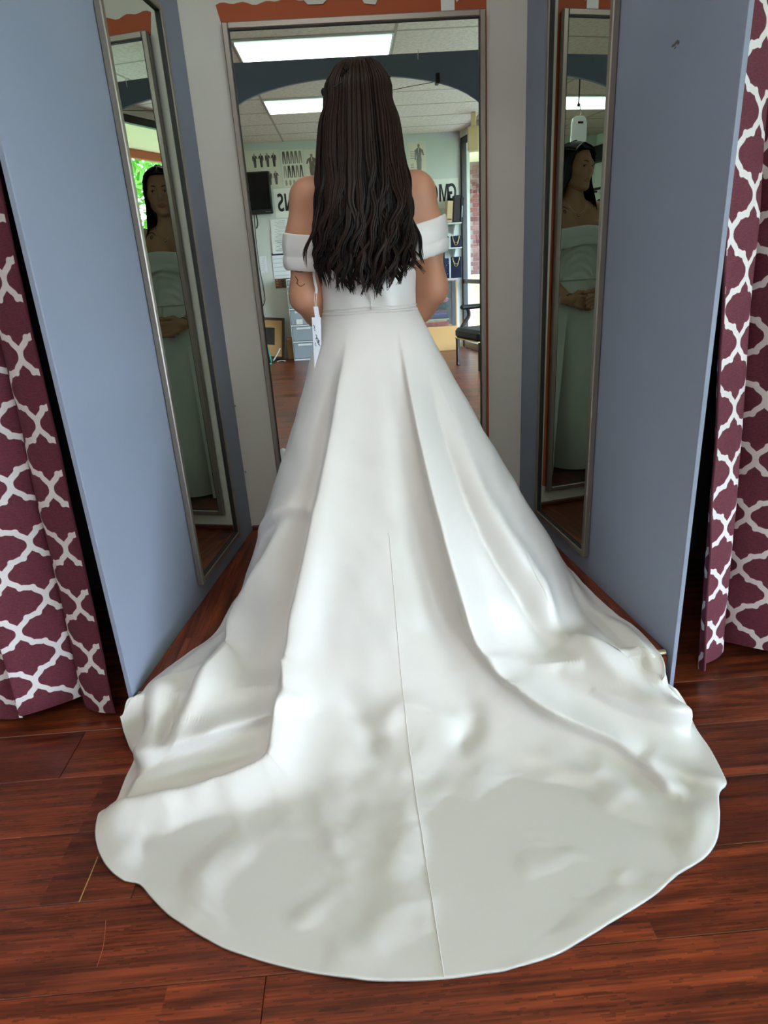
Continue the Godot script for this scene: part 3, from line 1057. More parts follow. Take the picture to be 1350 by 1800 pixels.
# ---------------------------------------------------------------- skin: smooth-joined bones meshed as surface nets
class Field:
	var a := PackedVector3Array()
	var b := PackedVector3Array()
	var ra := PackedFloat32Array()
	var rb := PackedFloat32Array()
	var k := .02
	var cut := []          # [centre, radius] hollows
	var ell := []          # [centre, radii]
	func bone(p: Vector3, q: Vector3, r0: float, r1: float):
		a.append(p); b.append(q); ra.append(r0); rb.append(r1)
	func value(p: Vector3) -> float:
		var d := 1.0
		for i in a.size():
			var pa := p - a[i]
			var ba := b[i] - a[i]
			var h := clampf(pa.dot(ba) / maxf(ba.length_squared(), 1e-9), 0, 1)
			var e := (pa - ba * h).length() - lerpf(ra[i], rb[i], h)
			var m := maxf(k - absf(d - e), 0.0) / k
			d = minf(d, e) - m * m * k * .25
		for q in ell:
			var rr: Vector3 = q[1]
			var pp: Vector3 = p - q[0]
			var k0 := (pp / rr).length()
			var k1 := (pp / (rr * rr)).length()
			var e := k0 * (k0 - 1.0) / maxf(k1, 1e-6)
			var m := maxf(k - absf(d - e), 0.0) / k
			d = minf(d, e) - m * m * k * .25
		for q in cut:
			var e: float = q[1] - (p - q[0]).length()
			var kk: float = q[2]
			var m := maxf(kk - absf(d - e), 0.0) / kk
			d = maxf(d, e) + m * m * kk * .25
		return d

func nets(mb: MB, f: Field, lo: Vector3, hi: Vector3, cell: float, xf := Transform3D.IDENTITY, is_face := false):
	var nx := int((hi.x - lo.x) / cell) + 2
	var ny := int((hi.y - lo.y) / cell) + 2
	var nz := int((hi.z - lo.z) / cell) + 2
	var val := PackedFloat32Array()
	val.resize(nx * ny * nz)
	val.fill(1.0)
	# coarse pass first: only refine blocks near the surface
	var blk := 4
	for bz in range(0, nz, blk):
		for by in range(0, ny, blk):
			for bx in range(0, nx, blk):
				var c := lo + Vector3(bx + blk * .5 - .5, by + blk * .5 - .5, bz + blk * .5 - .5) * cell
				var d := f.value(c)
				var far := absf(d) > cell * blk * 1.6
				for z in range(bz, mini(bz + blk, nz)):
					for y in range(by, mini(by + blk, ny)):
						for x in range(bx, mini(bx + blk, nx)):
							val[(z * ny + y) * nx + x] = d if far else f.value(lo + Vector3(x, y, z) * cell)
	var idx := PackedInt32Array()
	idx.resize(nx * ny * nz)
	idx.fill(-1)
	var offs := [0, 1, nx, nx + 1, nx * ny, nx * ny + 1, nx * ny + nx, nx * ny + nx + 1]
	var edges := [[0, 1], [2, 3], [4, 5], [6, 7], [0, 2], [1, 3], [4, 6], [5, 7], [0, 4], [1, 5], [2, 6], [3, 7]]
	for z in nz - 1:
		for y in ny - 1:
			for x in nx - 1:
				var o := (z * ny + y) * nx + x
				var neg := 0
				for q in offs:
					if val[o + q] < 0.0: neg += 1
				if neg == 0 or neg == 8: continue
				var s := Vector3.ZERO
				var cnt := 0
				for e in edges:
					var v0 := val[o + offs[e[0]]]
					var v1 := val[o + offs[e[1]]]
					if (v0 < 0.0) == (v1 < 0.0): continue
					var t := v0 / (v0 - v1)
					var p0 := Vector3(e[0] & 1, (e[0] >> 1) & 1, (e[0] >> 2) & 1)
					var p1 := Vector3(e[1] & 1, (e[1] >> 1) & 1, (e[1] >> 2) & 1)
					s += p0.lerp(p1, t)
					cnt += 1
				var p := lo + (Vector3(x, y, z) + s / cnt) * cell
				var h := cell * .5
				var g := Vector3(f.value(p + Vector3(h, 0, 0)) - f.value(p - Vector3(h, 0, 0)), f.value(p + Vector3(0, h, 0)) - f.value(p - Vector3(0, h, 0)), f.value(p + Vector3(0, 0, h)) - f.value(p - Vector3(0, 0, h)))
				var col := Color.WHITE
				if is_face: col = face_tint(p)
				idx[o] = mb.vert(xf * p, (xf.basis * g).normalized(), Vector2.ZERO, col)
	var st := [1, nx, nx * ny]
	for z in range(1, nz - 1):
		for y in range(1, ny - 1):
			for x in range(1, nx - 1):
				var o := (z * ny + y) * nx + x
				for ax in 3:
					if (val[o] < 0.0) == (val[o + st[ax]] < 0.0): continue
					var u: int = st[(ax + 1) % 3]
					var w: int = st[(ax + 2) % 3]
					var q0 := idx[o]
					var q1 := idx[o - u]
					var q2 := idx[o - u - w]
					var q3 := idx[o - w]
					if q0 < 0 or q1 < 0 or q2 < 0 or q3 < 0: continue
					mb.tri(q0, q1, q2); mb.tri(q0, q2, q3)

var O3 := Vector3(BX, PLAT, BZ)
var head_xf: Transform3D

func hand(mb: MB, wrist: Vector3, dir: Vector3, up: Vector3, inward: Vector3, curl: float):
	# a palm and five separate fingers; dir along the fingers, up towards the index, inward out of the palm
	var f := Field.new()
	f.k = .007
	var kn := []
	var reach := [.082, .086, .082, .075]
	var acr := [.028, .010, -.009, -.027]
	var lens := [[.030, .022, .018], [.034, .025, .019], [.031, .023, .018], [.024, .017, .015]]
	for i in 4:
		var kp: Vector3 = wrist + dir * reach[i] + up * acr[i] - inward * .004
		f.bone(wrist + up * acr[i] * .45, kp, .0135, .0105)
		var d := dir
		var p := kp
		var ax := up
		for s in 3:
			d = d.rotated(ax, curl * (.55 if s == 0 else 1.0))
			var q: Vector3 = p + d * lens[i][s]
			f.bone(p, q, .0094 - s * .0008, .0086 - s * .0009)
			p = q
	# thumb from the side of the palm near the wrist
	var tb: Vector3 = wrist + dir * .022 + up * .022 + inward * .006
	var t1: Vector3 = tb + (dir * .75 + up * .55 + inward * .25).normalized() * .036
	var t2: Vector3 = t1 + (dir * .95 + up * .15 + inward * .3).normalized() * .030
	var t3: Vector3 = t2 + (dir * 1.0 - up * .05 + inward * .35).normalized() * .022
	f.bone(tb, t1, .0135, .0115); f.bone(t1, t2, .0108, .0098); f.bone(t2, t3, .0096, .0082)
	f.bone(wrist - dir * .03, wrist + dir * .01, .0235, .022)
	var lo := Vector3.ONE * 9
	var hi := -lo
	for i in f.a.size():
		for q in [f.a[i], f.b[i]]:
			lo = lo.min(q - Vector3.ONE * .026); hi = hi.max(q + Vector3.ONE * .026)
	nets(mb, f, lo, hi, .0035)

func make_body(person: Node3D):
	var mb := MB.new()
	mb.has_color = true
	var f := Field.new()
	f.k = .045
	for s in [-1.0, 1.0]:
		f.bone(O3 + Vector3(s * .045, .98, -.005), O3 + Vector3(s * .055, 1.12, -.005), .070, .080)
		f.bone(O3 + Vector3(s * .055, 1.12, -.005), O3 + Vector3(s * .070, 1.21, .0), .080, .074)
		f.bone(O3 + Vector3(s * .025, 1.285, .012), O3 + Vector3(s * .140, 1.272, .012), .045, .043)
		f.bone(O3 + Vector3(s * .085, 1.19, .035), O3 + Vector3(s * .075, 1.25, .028), .046, .040)
	f.bone(O3 + Vector3(0, 1.28, .018), O3 + Vector3(0, 1.40, .002), .050, .047)
	# arms: shoulder, elbow, wrist
	var wr := [O3 + Vector3(-.098, .868, -.175), O3 + Vector3(.098, .862, -.160)]
	for s in 2:
		var sg := -1.0 if s == 0 else 1.0
		var sh := O3 + Vector3(sg * .158, 1.262, .012)
		var up_m := O3 + Vector3(sg * .176, 1.16, .012)
		var el := O3 + Vector3(sg * .190, 1.005, .012)
		f.bone(sh, up_m, .047, .0445)
		f.bone(up_m, el, .0445, .036)
		f.bone(el, el.lerp(wr[s], .35), .037, .037)
		f.bone(el.lerp(wr[s], .35), wr[s], .037, .0245)
	nets(mb, f, O3 + Vector3(-.26, .82, -.24), O3 + Vector3(.26, 1.42, .14), .011)
	# hands laid over each other in front of the skirt
	hand(mb, wr[0], Vector3(.95, -.22, -.20).normalized(), Vector3(.22, .97, 0).normalized(), Vector3(.2, 0, 1).normalized(), .26)
	hand(mb, wr[1], Vector3(-.97, -.20, -.13).normalized(), Vector3(-.2, .98, 0).normalized(), Vector3(-.13, 0, 1).normalized(), .16)
	# head
	var g := Field.new()
	g.k = .022
	g.ell.append([Vector3(0, .035, .012), Vector3(.074, .085, .093)])
	g.ell.append([Vector3(0, -.024, -.028), Vector3(.060, .083, .062)])
	g.bone(Vector3(-.044, -.058, -.010), Vector3(-.012, -.089, -.060), .026, .016)
	g.bone(Vector3(.044, -.058, -.010), Vector3(.012, -.089, -.060), .026, .016)
	g.bone(Vector3(-.009, -.090, -.064), Vector3(.009, -.090, -.064), .014, .014)
	for s in [-1.0, 1.0]:
		g.bone(Vector3(s * .044, -.020, -.056), Vector3(s * .052, -.012, -.036), .020, .020)
		g.bone(Vector3(s * .012, .026, -.085), Vector3(s * .046, .022, -.070), .011, .009)
	var g2 := Field.new()
	g2.k = .008
	# sockets, nose, lips and ears are laid on a sharper blend
	for s in [-1.0, 1.0]: g.cut.append([Vector3(s * .031, .004, -.104), .019, .014])
	var face := FaceField.new()
	face.base = g
	face.nose.bone(Vector3(0, .014, -.086), Vector3(0, -.026, -.1015), .0065, .0088)
	face.nose.bone(Vector3(-.0095, -.030, -.0925), Vector3(.0095, -.030, -.0925), .0072, .0072)
	face.nose.k = .008
	face.lips.bone(Vector3(-.0215, -.0600, -.0800), Vector3(-.004, -.0570, -.0885), .0030, .0046)
	face.lips.bone(Vector3(.0215, -.0600, -.0800), Vector3(.004, -.0570, -.0885), .0030, .0046)
	face.lips.bone(Vector3(-.0165, -.0640, -.0820), Vector3(-.004, -.0665, -.0872), .0034, .0050)
	face.lips.bone(Vector3(.0165, -.0640, -.0820), Vector3(.004, -.0665, -.0872), .0034, .0050)
	face.lips.k = .003
	for s in [-1.0, 1.0]:
		face.lids.bone(Vector3(s * .020, .004, -.0740), Vector3(s * .041, .005, -.0685), .0110, .0110)
		face.lids.bone(Vector3(s * .0165, .0070, -.0815), Vector3(s * .031, .0118, -.0835), .0034, .0046)
		face.lids.bone(Vector3(s * .031, .0118, -.0835), Vector3(s * .0455, .0072, -.0720), .0046, .0034)
		face.lids.bone(Vector3(s * .0180, .0005, -.0810), Vector3(s * .031, -.0045, -.0815), .0030, .0040)
		face.lids.bone(Vector3(s * .031, -.0045, -.0815), Vector3(s * .0445, .0010, -.0715), .0040, .0030)
	face.lids.k = .004
	head_xf = Transform3D(Basis(Vector3.UP, .34) * Basis(Vector3.RIGHT, -.03), O3 + Vector3(0, 1.470, -.004)).scaled_local(Vector3.ONE * .93)
	nets(mb, face, Vector3(-.1, -.135, -.13), Vector3(.1, .135, .125), .0036, head_xf, true)
	var body := part("body", mb, M.skin, person)
	body.set_meta("label", "tan skin of shoulders, arms, neck and face")
	# eyes and brows
	for s in [-1.0, 1.0]:
		var e := MB.new()
		var ec: Vector3 = Vector3(s * .031, .0040, -.0758)
		ball(e, head_xf * ec, .0106 * .93)
		var eye := part("eye", e, M.eye_white, body)
		e = MB.new()
		var look := Vector3(.42, -.05, -1).normalized()
		ball(e, head_xf * (ec + look * .0062), .0058 * .93)
		part("iris", e, M.iris, eye)
		e = MB.new()
		e.tube(smooth_path([head_xf * Vector3(s * .014, .0225, -.0935), head_xf * Vector3(s * .030, .0285, -.0875), head_xf * Vector3(s * .048, .0235, -.0730)], 5), [.0022, .0026, .003, .003, .003, .003, .0028, .0025, .002, .0016, .001], 6, .7)
		part("eyebrow", e, M.hair_dark, body)
		e = MB.new()
		e.tube(smooth_path([head_xf * Vector3(s * .0180, .0062, -.0858), head_xf * Vector3(s * .031, .0092, -.0880), head_xf * Vector3(s * .0450, .0060, -.0770)], 4), .0011, 5)
		part("eyelash", e, M.hair_dark, body)
	# ears
	for s in [-1.0, 1.0]:
		var e := MB.new()
		ball(e, head_xf * Vector3(s * .072, -.008, .008), .021, Vector3(.35, 1.4, .9))
		part("ear", e, M.skin, body)
	# ink on the left arm and the chest
	var ink := MB.new()
	for q in [[[518, 476], [528, 478], [538, 476]], [[521, 497], [528, 503], [536, 499]], [[519, 486], [523, 492], [522, 499]]]:
		var pth := []
		for p in q: pth.append(skin_hit(f, p[0], p[1]))
		ink.tube(smooth_path(pth, 5), .0011, 5)
	part("tattoo", ink, M.ink, body)
	ink = MB.new()
	for q in [[[.055, 1.285], [.075, 1.297], [.098, 1.292], [.106, 1.275]], [[.068, 1.275], [.075, 1.268], [.082, 1.277], [.075, 1.283], [.068, 1.275]]]:
		var pth := []
		for p in q: pth.append(front_hit(f, O3.x + p[0], O3.y + p[1]))
		ink.tube(smooth_path(pth, 5), .0022, 5)
	part("tattoo", ink, M.ink, body)
	# necklace
	var nk := MB.new()
	var chain := PackedVector3Array()
	for i in 25:
		var u := -1.0 + i / 12.0
		var p := front_hit(f, O3.x + u * .062, O3.y + 1.262 + .07 * u * u)
		chain.append(p)
	nk.tube(chain, .0009, 5)
	var necklace := part("necklace", nk, M.silver, person)
	nk = MB.new()
	ball(nk, chain[12] + Vector3(0, -.006, -.002), .0075, Vector3(1, 1, .4))
	part("pendant", nk, M.silver, necklace)
	for s in 2:
		var bl := MB.new()
		var ring := PackedVector3Array()
		var el := O3 + Vector3((-1.0 if s == 0 else 1.0) * .190, 1.005, .012)
		var ax: Vector3 = (wr[s] - el).normalized()
		var sd: Vector3 = ax.cross(Vector3.UP).normalized()
		var uu := ax.cross(sd)
		for i in 20: ring.append(wr[s] - ax * .012 + (sd * cos(TAU * i / 20) + uu * sin(TAU * i / 20)) * .0285)
		bl.tube(ring, .0022, 6, 1.0, true)
		part("bracelet", bl, M.black, person)
	return body

class FaceField:
	extends Field
	var base: Field
	var nose := Field.new()
	var lips := Field.new()
	var lids := Field.new()
	func value(p: Vector3) -> float:
		var d := base.value(p)
		if d > .05 or p.z > -.03: return d
		for q in [[nose, .009], [lips, .004], [lids, .005]]:
			var e: float = q[0].value(p)
			var kk: float = q[1]
			var m := maxf(kk - absf(d - e), 0.0) / kk
			d = minf(d, e) - m * m * kk * .25
		return d

func face_tint(p: Vector3) -> Color:
	if p.z < -.07 and p.y < -.0525 and p.y > -.0715 and absf(p.x) < .0235 - maxf(0.0, (absf(p.y + .0615) - .003)) * 2.2: return Color(.84, .60, .57)
	return Color.WHITE

func ball(mb: MB, at: Vector3, r: float, sc := Vector3.ONE):
	var prof := []
	for i in 11:
		var t := PI * i / 10.0
		prof.append(Vector2(sin(t) * r, -cos(t) * r))
	mb.lathe(prof, Vector3.ZERO, 14, Transform3D(Basis.from_scale(sc), at))

func skin_hit(f: Field, px: float, py: float) -> Vector3:
	var d := ray(px, py).normalized()
	var t := 1.6
	for i in 80:
		var e := f.value(EYE + d * t)
		if e < .0004: break
		t += maxf(e * .8, .0004)
		if t > 2.6: break
	return EYE + d * t

func front_hit(f: Field, x: float, y: float) -> Vector3:
	var p := Vector3(x, y, BZ - .3)
	for i in 120:
		var e := f.value(p)
		if e < .0004: break
		p.z += maxf(e * .8, .0004)
		if p.z > BZ + .2: break
	return p

# ---------------------------------------------------------------- bodice, sleeves, under-skirt
func torso_r(y: float, phi: float, front: bool) -> Vector2:
	# half width and half depth of the bodice at a height above the platform
	var hw := curve1([[.93, .141], [.965, .138], [1.02, .140], [1.10, .150], [1.17, .156], [1.21, .157]], y)
	var hb := curve1([[.93, .090], [.965, .088], [1.02, .086], [1.10, .088], [1.17, .090], [1.21, .088]], y)
	var hf := curve1([[.93, .108], [.965, .100], [1.02, .098], [1.08, .108], [1.13, .119], [1.17, .114], [1.21, .098]], y)
	return Vector2(hw, hf if front else hb)

func make_upper(gown: Node3D):
	var nu := 120
	var nv := 60
	var pts := PackedVector3Array()
	for j in nv:
		var v := float(j) / (nv - 1)
		for i in nu:
			var phi := TAU * i / nu
			var c := cos(phi)
			var s := sin(phi)
			var top := 1.185 if c < 0 else 1.165
			var y := lerpf(.955, top, v)
			var r := torso_r(y, phi, c < 0)
			var p := Vector3(signf(s) * pow(absf(s), .9) * r.x, y, signf(c) * pow(absf(c), .9) * r.y)
			var n := Vector3(s, 0, c)
			if c < .2:   # draped pleats across the front
				var w := (y - .955) * 1.0 + .18 * s * s - .05 * s
				var k := smoothstep(.2, -.3, c)
				p += n * k * (.0045 * absf(sin(w * 62.0)) + .003 * sin(w * 140.0 + s * 3.0))
			p += n * .0025 * sin(s * 9.0 + y * 30.0)
			pts.append(O3 + p)
	var mb := MB.new()
	mb.grid(pts, nu, nv, true)
	part("bodice", mb, M.satin, gown)
	# waist seam: a narrow piped band
	for q in [[.957, .0075], [.969, .0035]]:
		mb = MB.new()
		var ring := PackedVector3Array()
		for i in 90:
			var phi := TAU * i / 90.0
			var r := torso_r(q[0], phi, cos(phi) < 0)
			ring.append(O3 + Vector3(signf(sin(phi)) * pow(absf(sin(phi)), .9) * (r.x + .002), q[0] - .004 * absf(sin(phi)), signf(cos(phi)) * pow(absf(cos(phi)), .9) * (r.y + .002)))
		mb.tube(ring, q[1] * .55, 8, 1.0, true)
		part("waistband", mb, M.satin, gown)
	# back closing: zip line with a loop and covered buttons
	mb = MB.new()
	mb.tube(PackedVector3Array([O3 + Vector3(.002, .972, .091), O3 + Vector3(.001, 1.02, .0895), O3 + Vector3(0, 1.10, .0905)]), .0012, 5)
	part("zip", mb, M.satin, gown)
	for k in 3:
		mb = MB.new()
		ball(mb, O3 + Vector3(.003, .966 + k * .026, .093), .0042, Vector3(1, 1, .7))
		part("button", mb, M.satin, gown)
	# the off-shoulder band: one folded collar round arms and chest
	var prof := [[-.007, -.004], [-.004, .0], [.001, .001], [.004, -.003], [.006, -.016], [.0085, -.034], [.008, -.05], [.0055, -.0575], [.009, -.061], [.011, -.073], [.0095, -.086], [.006, -.0935], [.001, -.094], [-.002, -.088], [-.003, -.05], [-.005, -.02]]
	var np := prof.size()
	var m := 150
	pts = PackedVector3Array()
	pts.resize(m * np)
	var nz := noise_of(77, 3.0, 2)
	for i in m:
		var phi := TAU * i / m
		var c := cos(phi)
		var s := sin(phi)
		var ax := .231
		var az := .098 if c > 0 else .137
		var e := .78
		var x := signf(s) * pow(absf(s), e) * ax
		var z := signf(c) * pow(absf(c), e) * az
		var outn := Vector3(s / ax, 0, c / az).normalized()
		var side := absf(s)
		var top := 1.175 + .018 * pow(side, 3.0) + (.012 * s if c > -.2 else .004 * s) - .012 * (1.0 - side) * (1.0 if c > 0 else -2.6)
		var tall := .94 + .1 * side + .03 * nz.get_noise_2d(s * 2.0, c * 2.0)
		for j in np:
			var bulge: float = 1.0 + .3 * nz.get_noise_2d(s * .6 + 7.0, c * .6)
			pts[j * m + i] = O3 + Vector3(x, top, z) + outn * (prof[j][0] * bulge) + Vector3(0, prof[j][1] * tall, 0) - outn * (.012 * smoothstep(0, -.09, prof[j][1]) * (1.0 - side))
	mb = MB.new()
	var closed := PackedVector3Array(pts)
	for i in m: closed.append(pts[i])
	mb.grid(closed, m, np + 1, true, PackedVector2Array(), true)
	part("shoulder_band", mb, M.satin, gown)
	# slim under-skirt that shows at the front
	nu = 80
	nv = 40
	pts = PackedVector3Array()
	for j in nv:
		var v := float(j) / (nv - 1)
		for i in nu:
			var phi := TAU * i / nu
			var y := lerpf(.958, .006, v)
			var hw := curve1([[0, .134], [.18, .165], [.5, .185], [1, .235]], v)
			var hf := curve1([[0, .098], [.15, .145], [.5, .20], [1, .315]], v)
			var hb := curve1([[0, .080], [.2, .13], [1, .24]], v)
			var p := Vector3(sin(phi) * hw, y, cos(phi) * (hb if cos(phi) > 0 else hf))
			p += Vector3(sin(phi), 0, cos(phi)) * (.007 * v * sin(phi * 7.0 + v * 2.0))
			pts.append(O3 + p)
	mb = MB.new()
	mb.grid(pts, nu, nv, true, PackedVector2Array(), true)
	part("under_skirt", mb, M.satin, gown)
	# hang tag: ribbon, string and two cards
	mb = MB.new()
	var zt := BZ + .062
	mb.tube(smooth_path([at_z(552, 462, zt - .01), at_z(552, 485, zt), at_z(556, 508, zt), at_z(555, 516, zt)], 5), .0042, 6, .25)
	mb.tube(smooth_path([at_z(553, 514, zt), at_z(553, 528, zt + .003), at_z(555, 540, zt + .005)], 4), .0008, 5)
	mb.tube(smooth_path([at_z(557, 514, zt), at_z(556, 528, zt + .003), at_z(556, 540, zt + .005)], 4), .0008, 5)
	var tg := part("hang_tag", mb, M.white_plastic, gown)
	for q in [[[551, 539], [559, 539], [563, 561], [554, 561], .006], [[548, 558], [564, 558], [565, 606], [553, 648], .010]]:
		mb = MB.new()
		var c4 := []
		for k in 4: c4.append(at_z(q[k][0], q[k][1], zt + q[4]))
		mb.quad(c4[0], c4[1], c4[2], c4[3], Vector2(0, 0), Vector2(1, 0), Vector2(1, 1), Vector2(0, 1), Vector3(0, 0, 1))
		var back := Vector3(0, 0, -.0012)
		mb.quad(c4[0] + back, c4[1] + back, c4[2] + back, c4[3] + back, Vector2(0, 0), Vector2(1, 0), Vector2(1, 1), Vector2(0, 1), Vector3(0, 0, -1))
		for k in 4: mb.quad(c4[k], c4[(k + 1) % 4], c4[(k + 1) % 4] + back, c4[k] + back)
		part("card", mb, M.card, tg)
	mb = MB.new()
	for q in [[[551, 571], [553, 575], [552, 578]], [[553, 579], [554, 582]], [[555, 588], [557, 592], [555, 596], [558, 594], [560, 600]], [[557, 598], [559, 603], [561, 598], [560, 606]], [[555, 602], [554, 606], [556, 608]], [[560, 604], [563, 608]]]:
		var pth := []
		for p in q: pth.append(at_z(p[0], p[1], zt + .0106))
		mb.tube(smooth_path(pth, 4), .0010, 5)
	part("script", mb, M.black, tg)

# ---------------------------------------------------------------- hair
func hair_w(y: float) -> float:      # half width of the fall of hair by height above the platform
	return curve1([[.99, .095], [1.03, .125], [1.07, .136], [1.14, .138], [1.20, .132], [1.27, .124], [1.34, .117], [1.41, .110], [1.48, .101], [1.53, .088], [1.57, .060], [1.585, .036], [1.594, .0]], y)
func hair_cx(y: float) -> float:
	return curve1([[1.0, -.012], [1.2, -.004], [1.4, .0], [1.6, .008]], y)
func hair_back(y: float) -> float:
	return curve1([[1.0, .128], [1.15, .128], [1.25, .132], [1.34, .122], [1.42, .116], [1.48, .110], [1.53, .096], [1.57, .062], [1.585, .03], [1.594, .0]], y)

func make_hair(person: Node3D):
	# a dark core under the strands
	var nu := 40
	var nv := 44
	var pts := PackedVector3Array()
	for j in nv:
		var y := lerpf(1.075, 1.580, float(j) / (nv - 1))
		var hw := hair_w(y) * .90
		var hb := hair_back(y)
		# above the nape the core wraps the skull, below it is a sheet on the back
		var zf := curve1([[1.07, .092], [1.20, .085], [1.30, .058], [1.38, .03], [1.42, -.005], [1.47, -.035], [1.52, -.058], [1.56, -.04], [1.582, 0]], y)
		for i in nu:
			var phi := TAU * i / nu
			var c := cos(phi)
			var zz := (hb - .012 + zf) * .5 + c * absf(hb - .012 - zf) * .5
			pts.append(O3 + Vector3(hair_cx(y) + sin(phi) * hw, y, zz))
	var mb := MB.new()
	mb.grid(pts, nu, nv, true)
	var hair := part("hair", mb, M.hair, person)
	hair.set_meta("label", "long wavy dark brown hair half pinned up")
	var r := RandomNumberGenerator.new()
	r.seed = 99
	# locks of strands that share a wave and draw together towards their tips
	for tone in 3:
		mb = MB.new()
		for lock in 34:
			var uc := -1.0 + 2.0 * (lock + r.randf()) / 34.0
			uc = signf(uc) * pow(absf(uc), .85)
			var end_c := r.randf_range(1.0, 1.055) + .045 * uc * uc + (r.randf() * .12 if r.randf() < .25 else 0.0)
			var ph := uc * 2.6 + r.randf_range(-1.4, 1.4)
			var amp := r.randf_range(.005, .015)
			var freq := r.randf_range(19.0, 28.0)
			var depth_c := r.randf_range(-.012, .004) + (.006 if tone == 2 else 0.0)
			var flick := r.randf_range(-.030, .030)
			for k in 13:
				var du := r.randf_range(-.085, .085)
				var end_y := end_c + r.randf_range(-.012, .022)
				var depth := depth_c + r.randf_range(-.005, .005)
				var ctrl := PackedVector3Array()
				var rad := []
				var seg := 30
				var start := r.randf_range(.0, .12) if r.randf() < .75 else r.randf_range(.1, .5)
				for i in seg:
					var t := float(i) / (seg - 1)
					var y := lerpf(1.594 - start * .3, end_y, t)
					var hw := hair_w(y)
					var hb := hair_back(y)
					var curlk := smoothstep(1.42, 1.10, y)
					var u := clampf(uc + du * lerpf(1.0, .35, curlk), -1.0, 1.0)
					var gather := 1.0 - .10 * exp(-pow((y - 1.485) / .03, 2.0)) * absf(u)
					var x := hair_cx(y) + u * hw * gather
					x += amp * curlk * (1.7 * sin(y * freq + ph) + .5 * sin(y * 71.0 + ph * 2.0)) + flick * pow(t, 7.0)
					var zf := curve1([[1.07, .10], [1.20, .092], [1.30, .062], [1.38, .03], [1.47, -.035], [1.52, -.058], [1.588, 0]], y)
					var arc := sqrt(maxf(0.0, 1.0 - u * u))
					var z := lerpf((zf + hb) * .5, hb, arc) + depth + amp * curlk * cos(y * freq + ph)
					ctrl.append(O3 + Vector3(x, y, z))
					rad.append(lerpf(.0022, .0036, minf(t * 4.0, 1.0)) * (1.0 - pow(t, 6.0) * .85))
				mb.tube(ctrl, rad, 5, .6)
		part("strand", mb, [M.hair, M.hair_dark, M.hair_brown][tone], hair)
	# the scalp under the strands
	mb = MB.new()
	pts = PackedVector3Array()
	for j in 20:
		for i in 36:
			var phi := TAU * i / 36.0
			var face := smoothstep(.25, .85, -cos(phi))
			var th := lerpf(.02, lerpf(1.75, 1.02, face), j / 19.0)
			pts.append(head_xf * (Vector3(0, .035, .012) + Vector3(sin(th) * sin(phi) * .0765, cos(th) * .0875, sin(th) * cos(phi) * .0955)))
	mb.grid(pts, 36, 20, true, PackedVector2Array(), true)
	part("scalp", mb, M.hair, hair)
	# side locks that frame the face
	mb = MB.new()
	for s in [-1.0, 1.0]:
		for k in 60:
			var a := r.randf()
			var th := 1.1 + a * .75
			var ctrl := []
			var root := head_xf * Vector3(s * .004, .118, -.045 + a * .06)
			ctrl.append(root)
			ctrl.append(head_xf * Vector3(s * .062, .088 - a * .012, -.062 + a * .075))
			ctrl.append(head_xf * Vector3(s * (.083 + .004 * r.randf()), .020, -.048 + a * .085))
			ctrl.append(head_xf * Vector3(s * (.083 + .006 * r.randf()), -.05, -.040 + a * .085))
			ctrl.append(O3 + Vector3(s * (.088 + .012 * r.randf()), 1.34, -.030 + a * .08))
			ctrl.append(O3 + Vector3(s * (.095 + .014 * r.randf()), 1.26 + .03 * r.randf(), -.046 + a * .09))
			var p := smooth_path(ctrl, 5)
			var rad := []
			for i in p.size(): rad.append(.0052 * (1.0 - pow(float(i) / p.size(), 4.0) * .8))
			mb.tube(p, rad, 5, .55)
	part("strand", mb, M.hair_dark, hair)
	# crown: combed over the skull front to back
	mb = MB.new()
	for k in 150:
		var u := r.randf_range(-1.0, 1.0)
		var ctrl := []
		for i in 7:
			var t := i / 6.0
			var an := lerpf(-.98, .9, t)         # from the hairline over the top to the back
			var yy := .035 + .0935 * cos(an) * sqrt(1.0 - u * u * .72)
			var zz := .012 + .0995 * sin(an)
			var xx := u * .080 * (1.0 - .12 * absf(sin(an)))
			ctrl.append(head_xf * Vector3(xx, yy, zz))
		mb.tube(smooth_path(ctrl, 4), .0034, 5, .5)
	part("strand", mb, M.hair, hair)
	# twisted side pieces and the pin that holds them
	for s in [-1.0, 1.0]:
		mb = MB.new()
		for st in 3:
			var p := PackedVector3Array()
			for i in 26:
				var t := i / 25.0
				var an := lerpf(-.05, 1.2, t)
				var c := O3 + Vector3(s * (.008 + .078 * cos(an * .9)), 1.525 - .035 * t, -.01 + .100 * sin(an))
				var w := t * 15.0 + st * TAU / 3.0
				p.append(c + Vector3(cos(w) * .004 * s, sin(w) * .006, 0))
			mb.tube(p, .0046, 6)
		part("twist", mb, M.hair_dark, hair)
	mb = MB.new()
	mb.tube(PackedVector3Array([at_z(586, 153, BZ + .108), at_z(603, 144, BZ + .112)]), .0014, 6)
	part("hair_pin", mb, M.black, hair)

func bride():
	var sa := mat("satin", rgb(222, 218, 213), .34, 0.0, .5)
	var sk := mat("skin", rgb(186, 132, 102), .5)
	sk.vertex_color_use_as_albedo = true
	sk.subsurf_scatter_enabled = true
	sk.subsurf_scatter_strength = .06
	mat("eye_white", rgb(196, 186, 178), .35)
	mat("iris", rgb(40, 24, 16), .15)
	mat("hair", rgb(22, 15, 12), .40, 0.0, .28)
	mat("hair_dark", rgb(15, 11, 10), .40, 0.0, .28)
	mat("hair_brown", rgb(37, 23, 17), .40, 0.0, .28)
	mat("ink", rgb(52, 42, 40), .7)
	mat("silver", rgb(214, 208, 196), .25, .9)
	mat("card", rgb(226, 228, 240), .6)
	var o := thing("person", "bride with long dark hair in ivory off-shoulder gown with long train", "person")
	var gown = make_gown(o)
	make_upper(gown)
	make_body(o)
	make_hair(o)

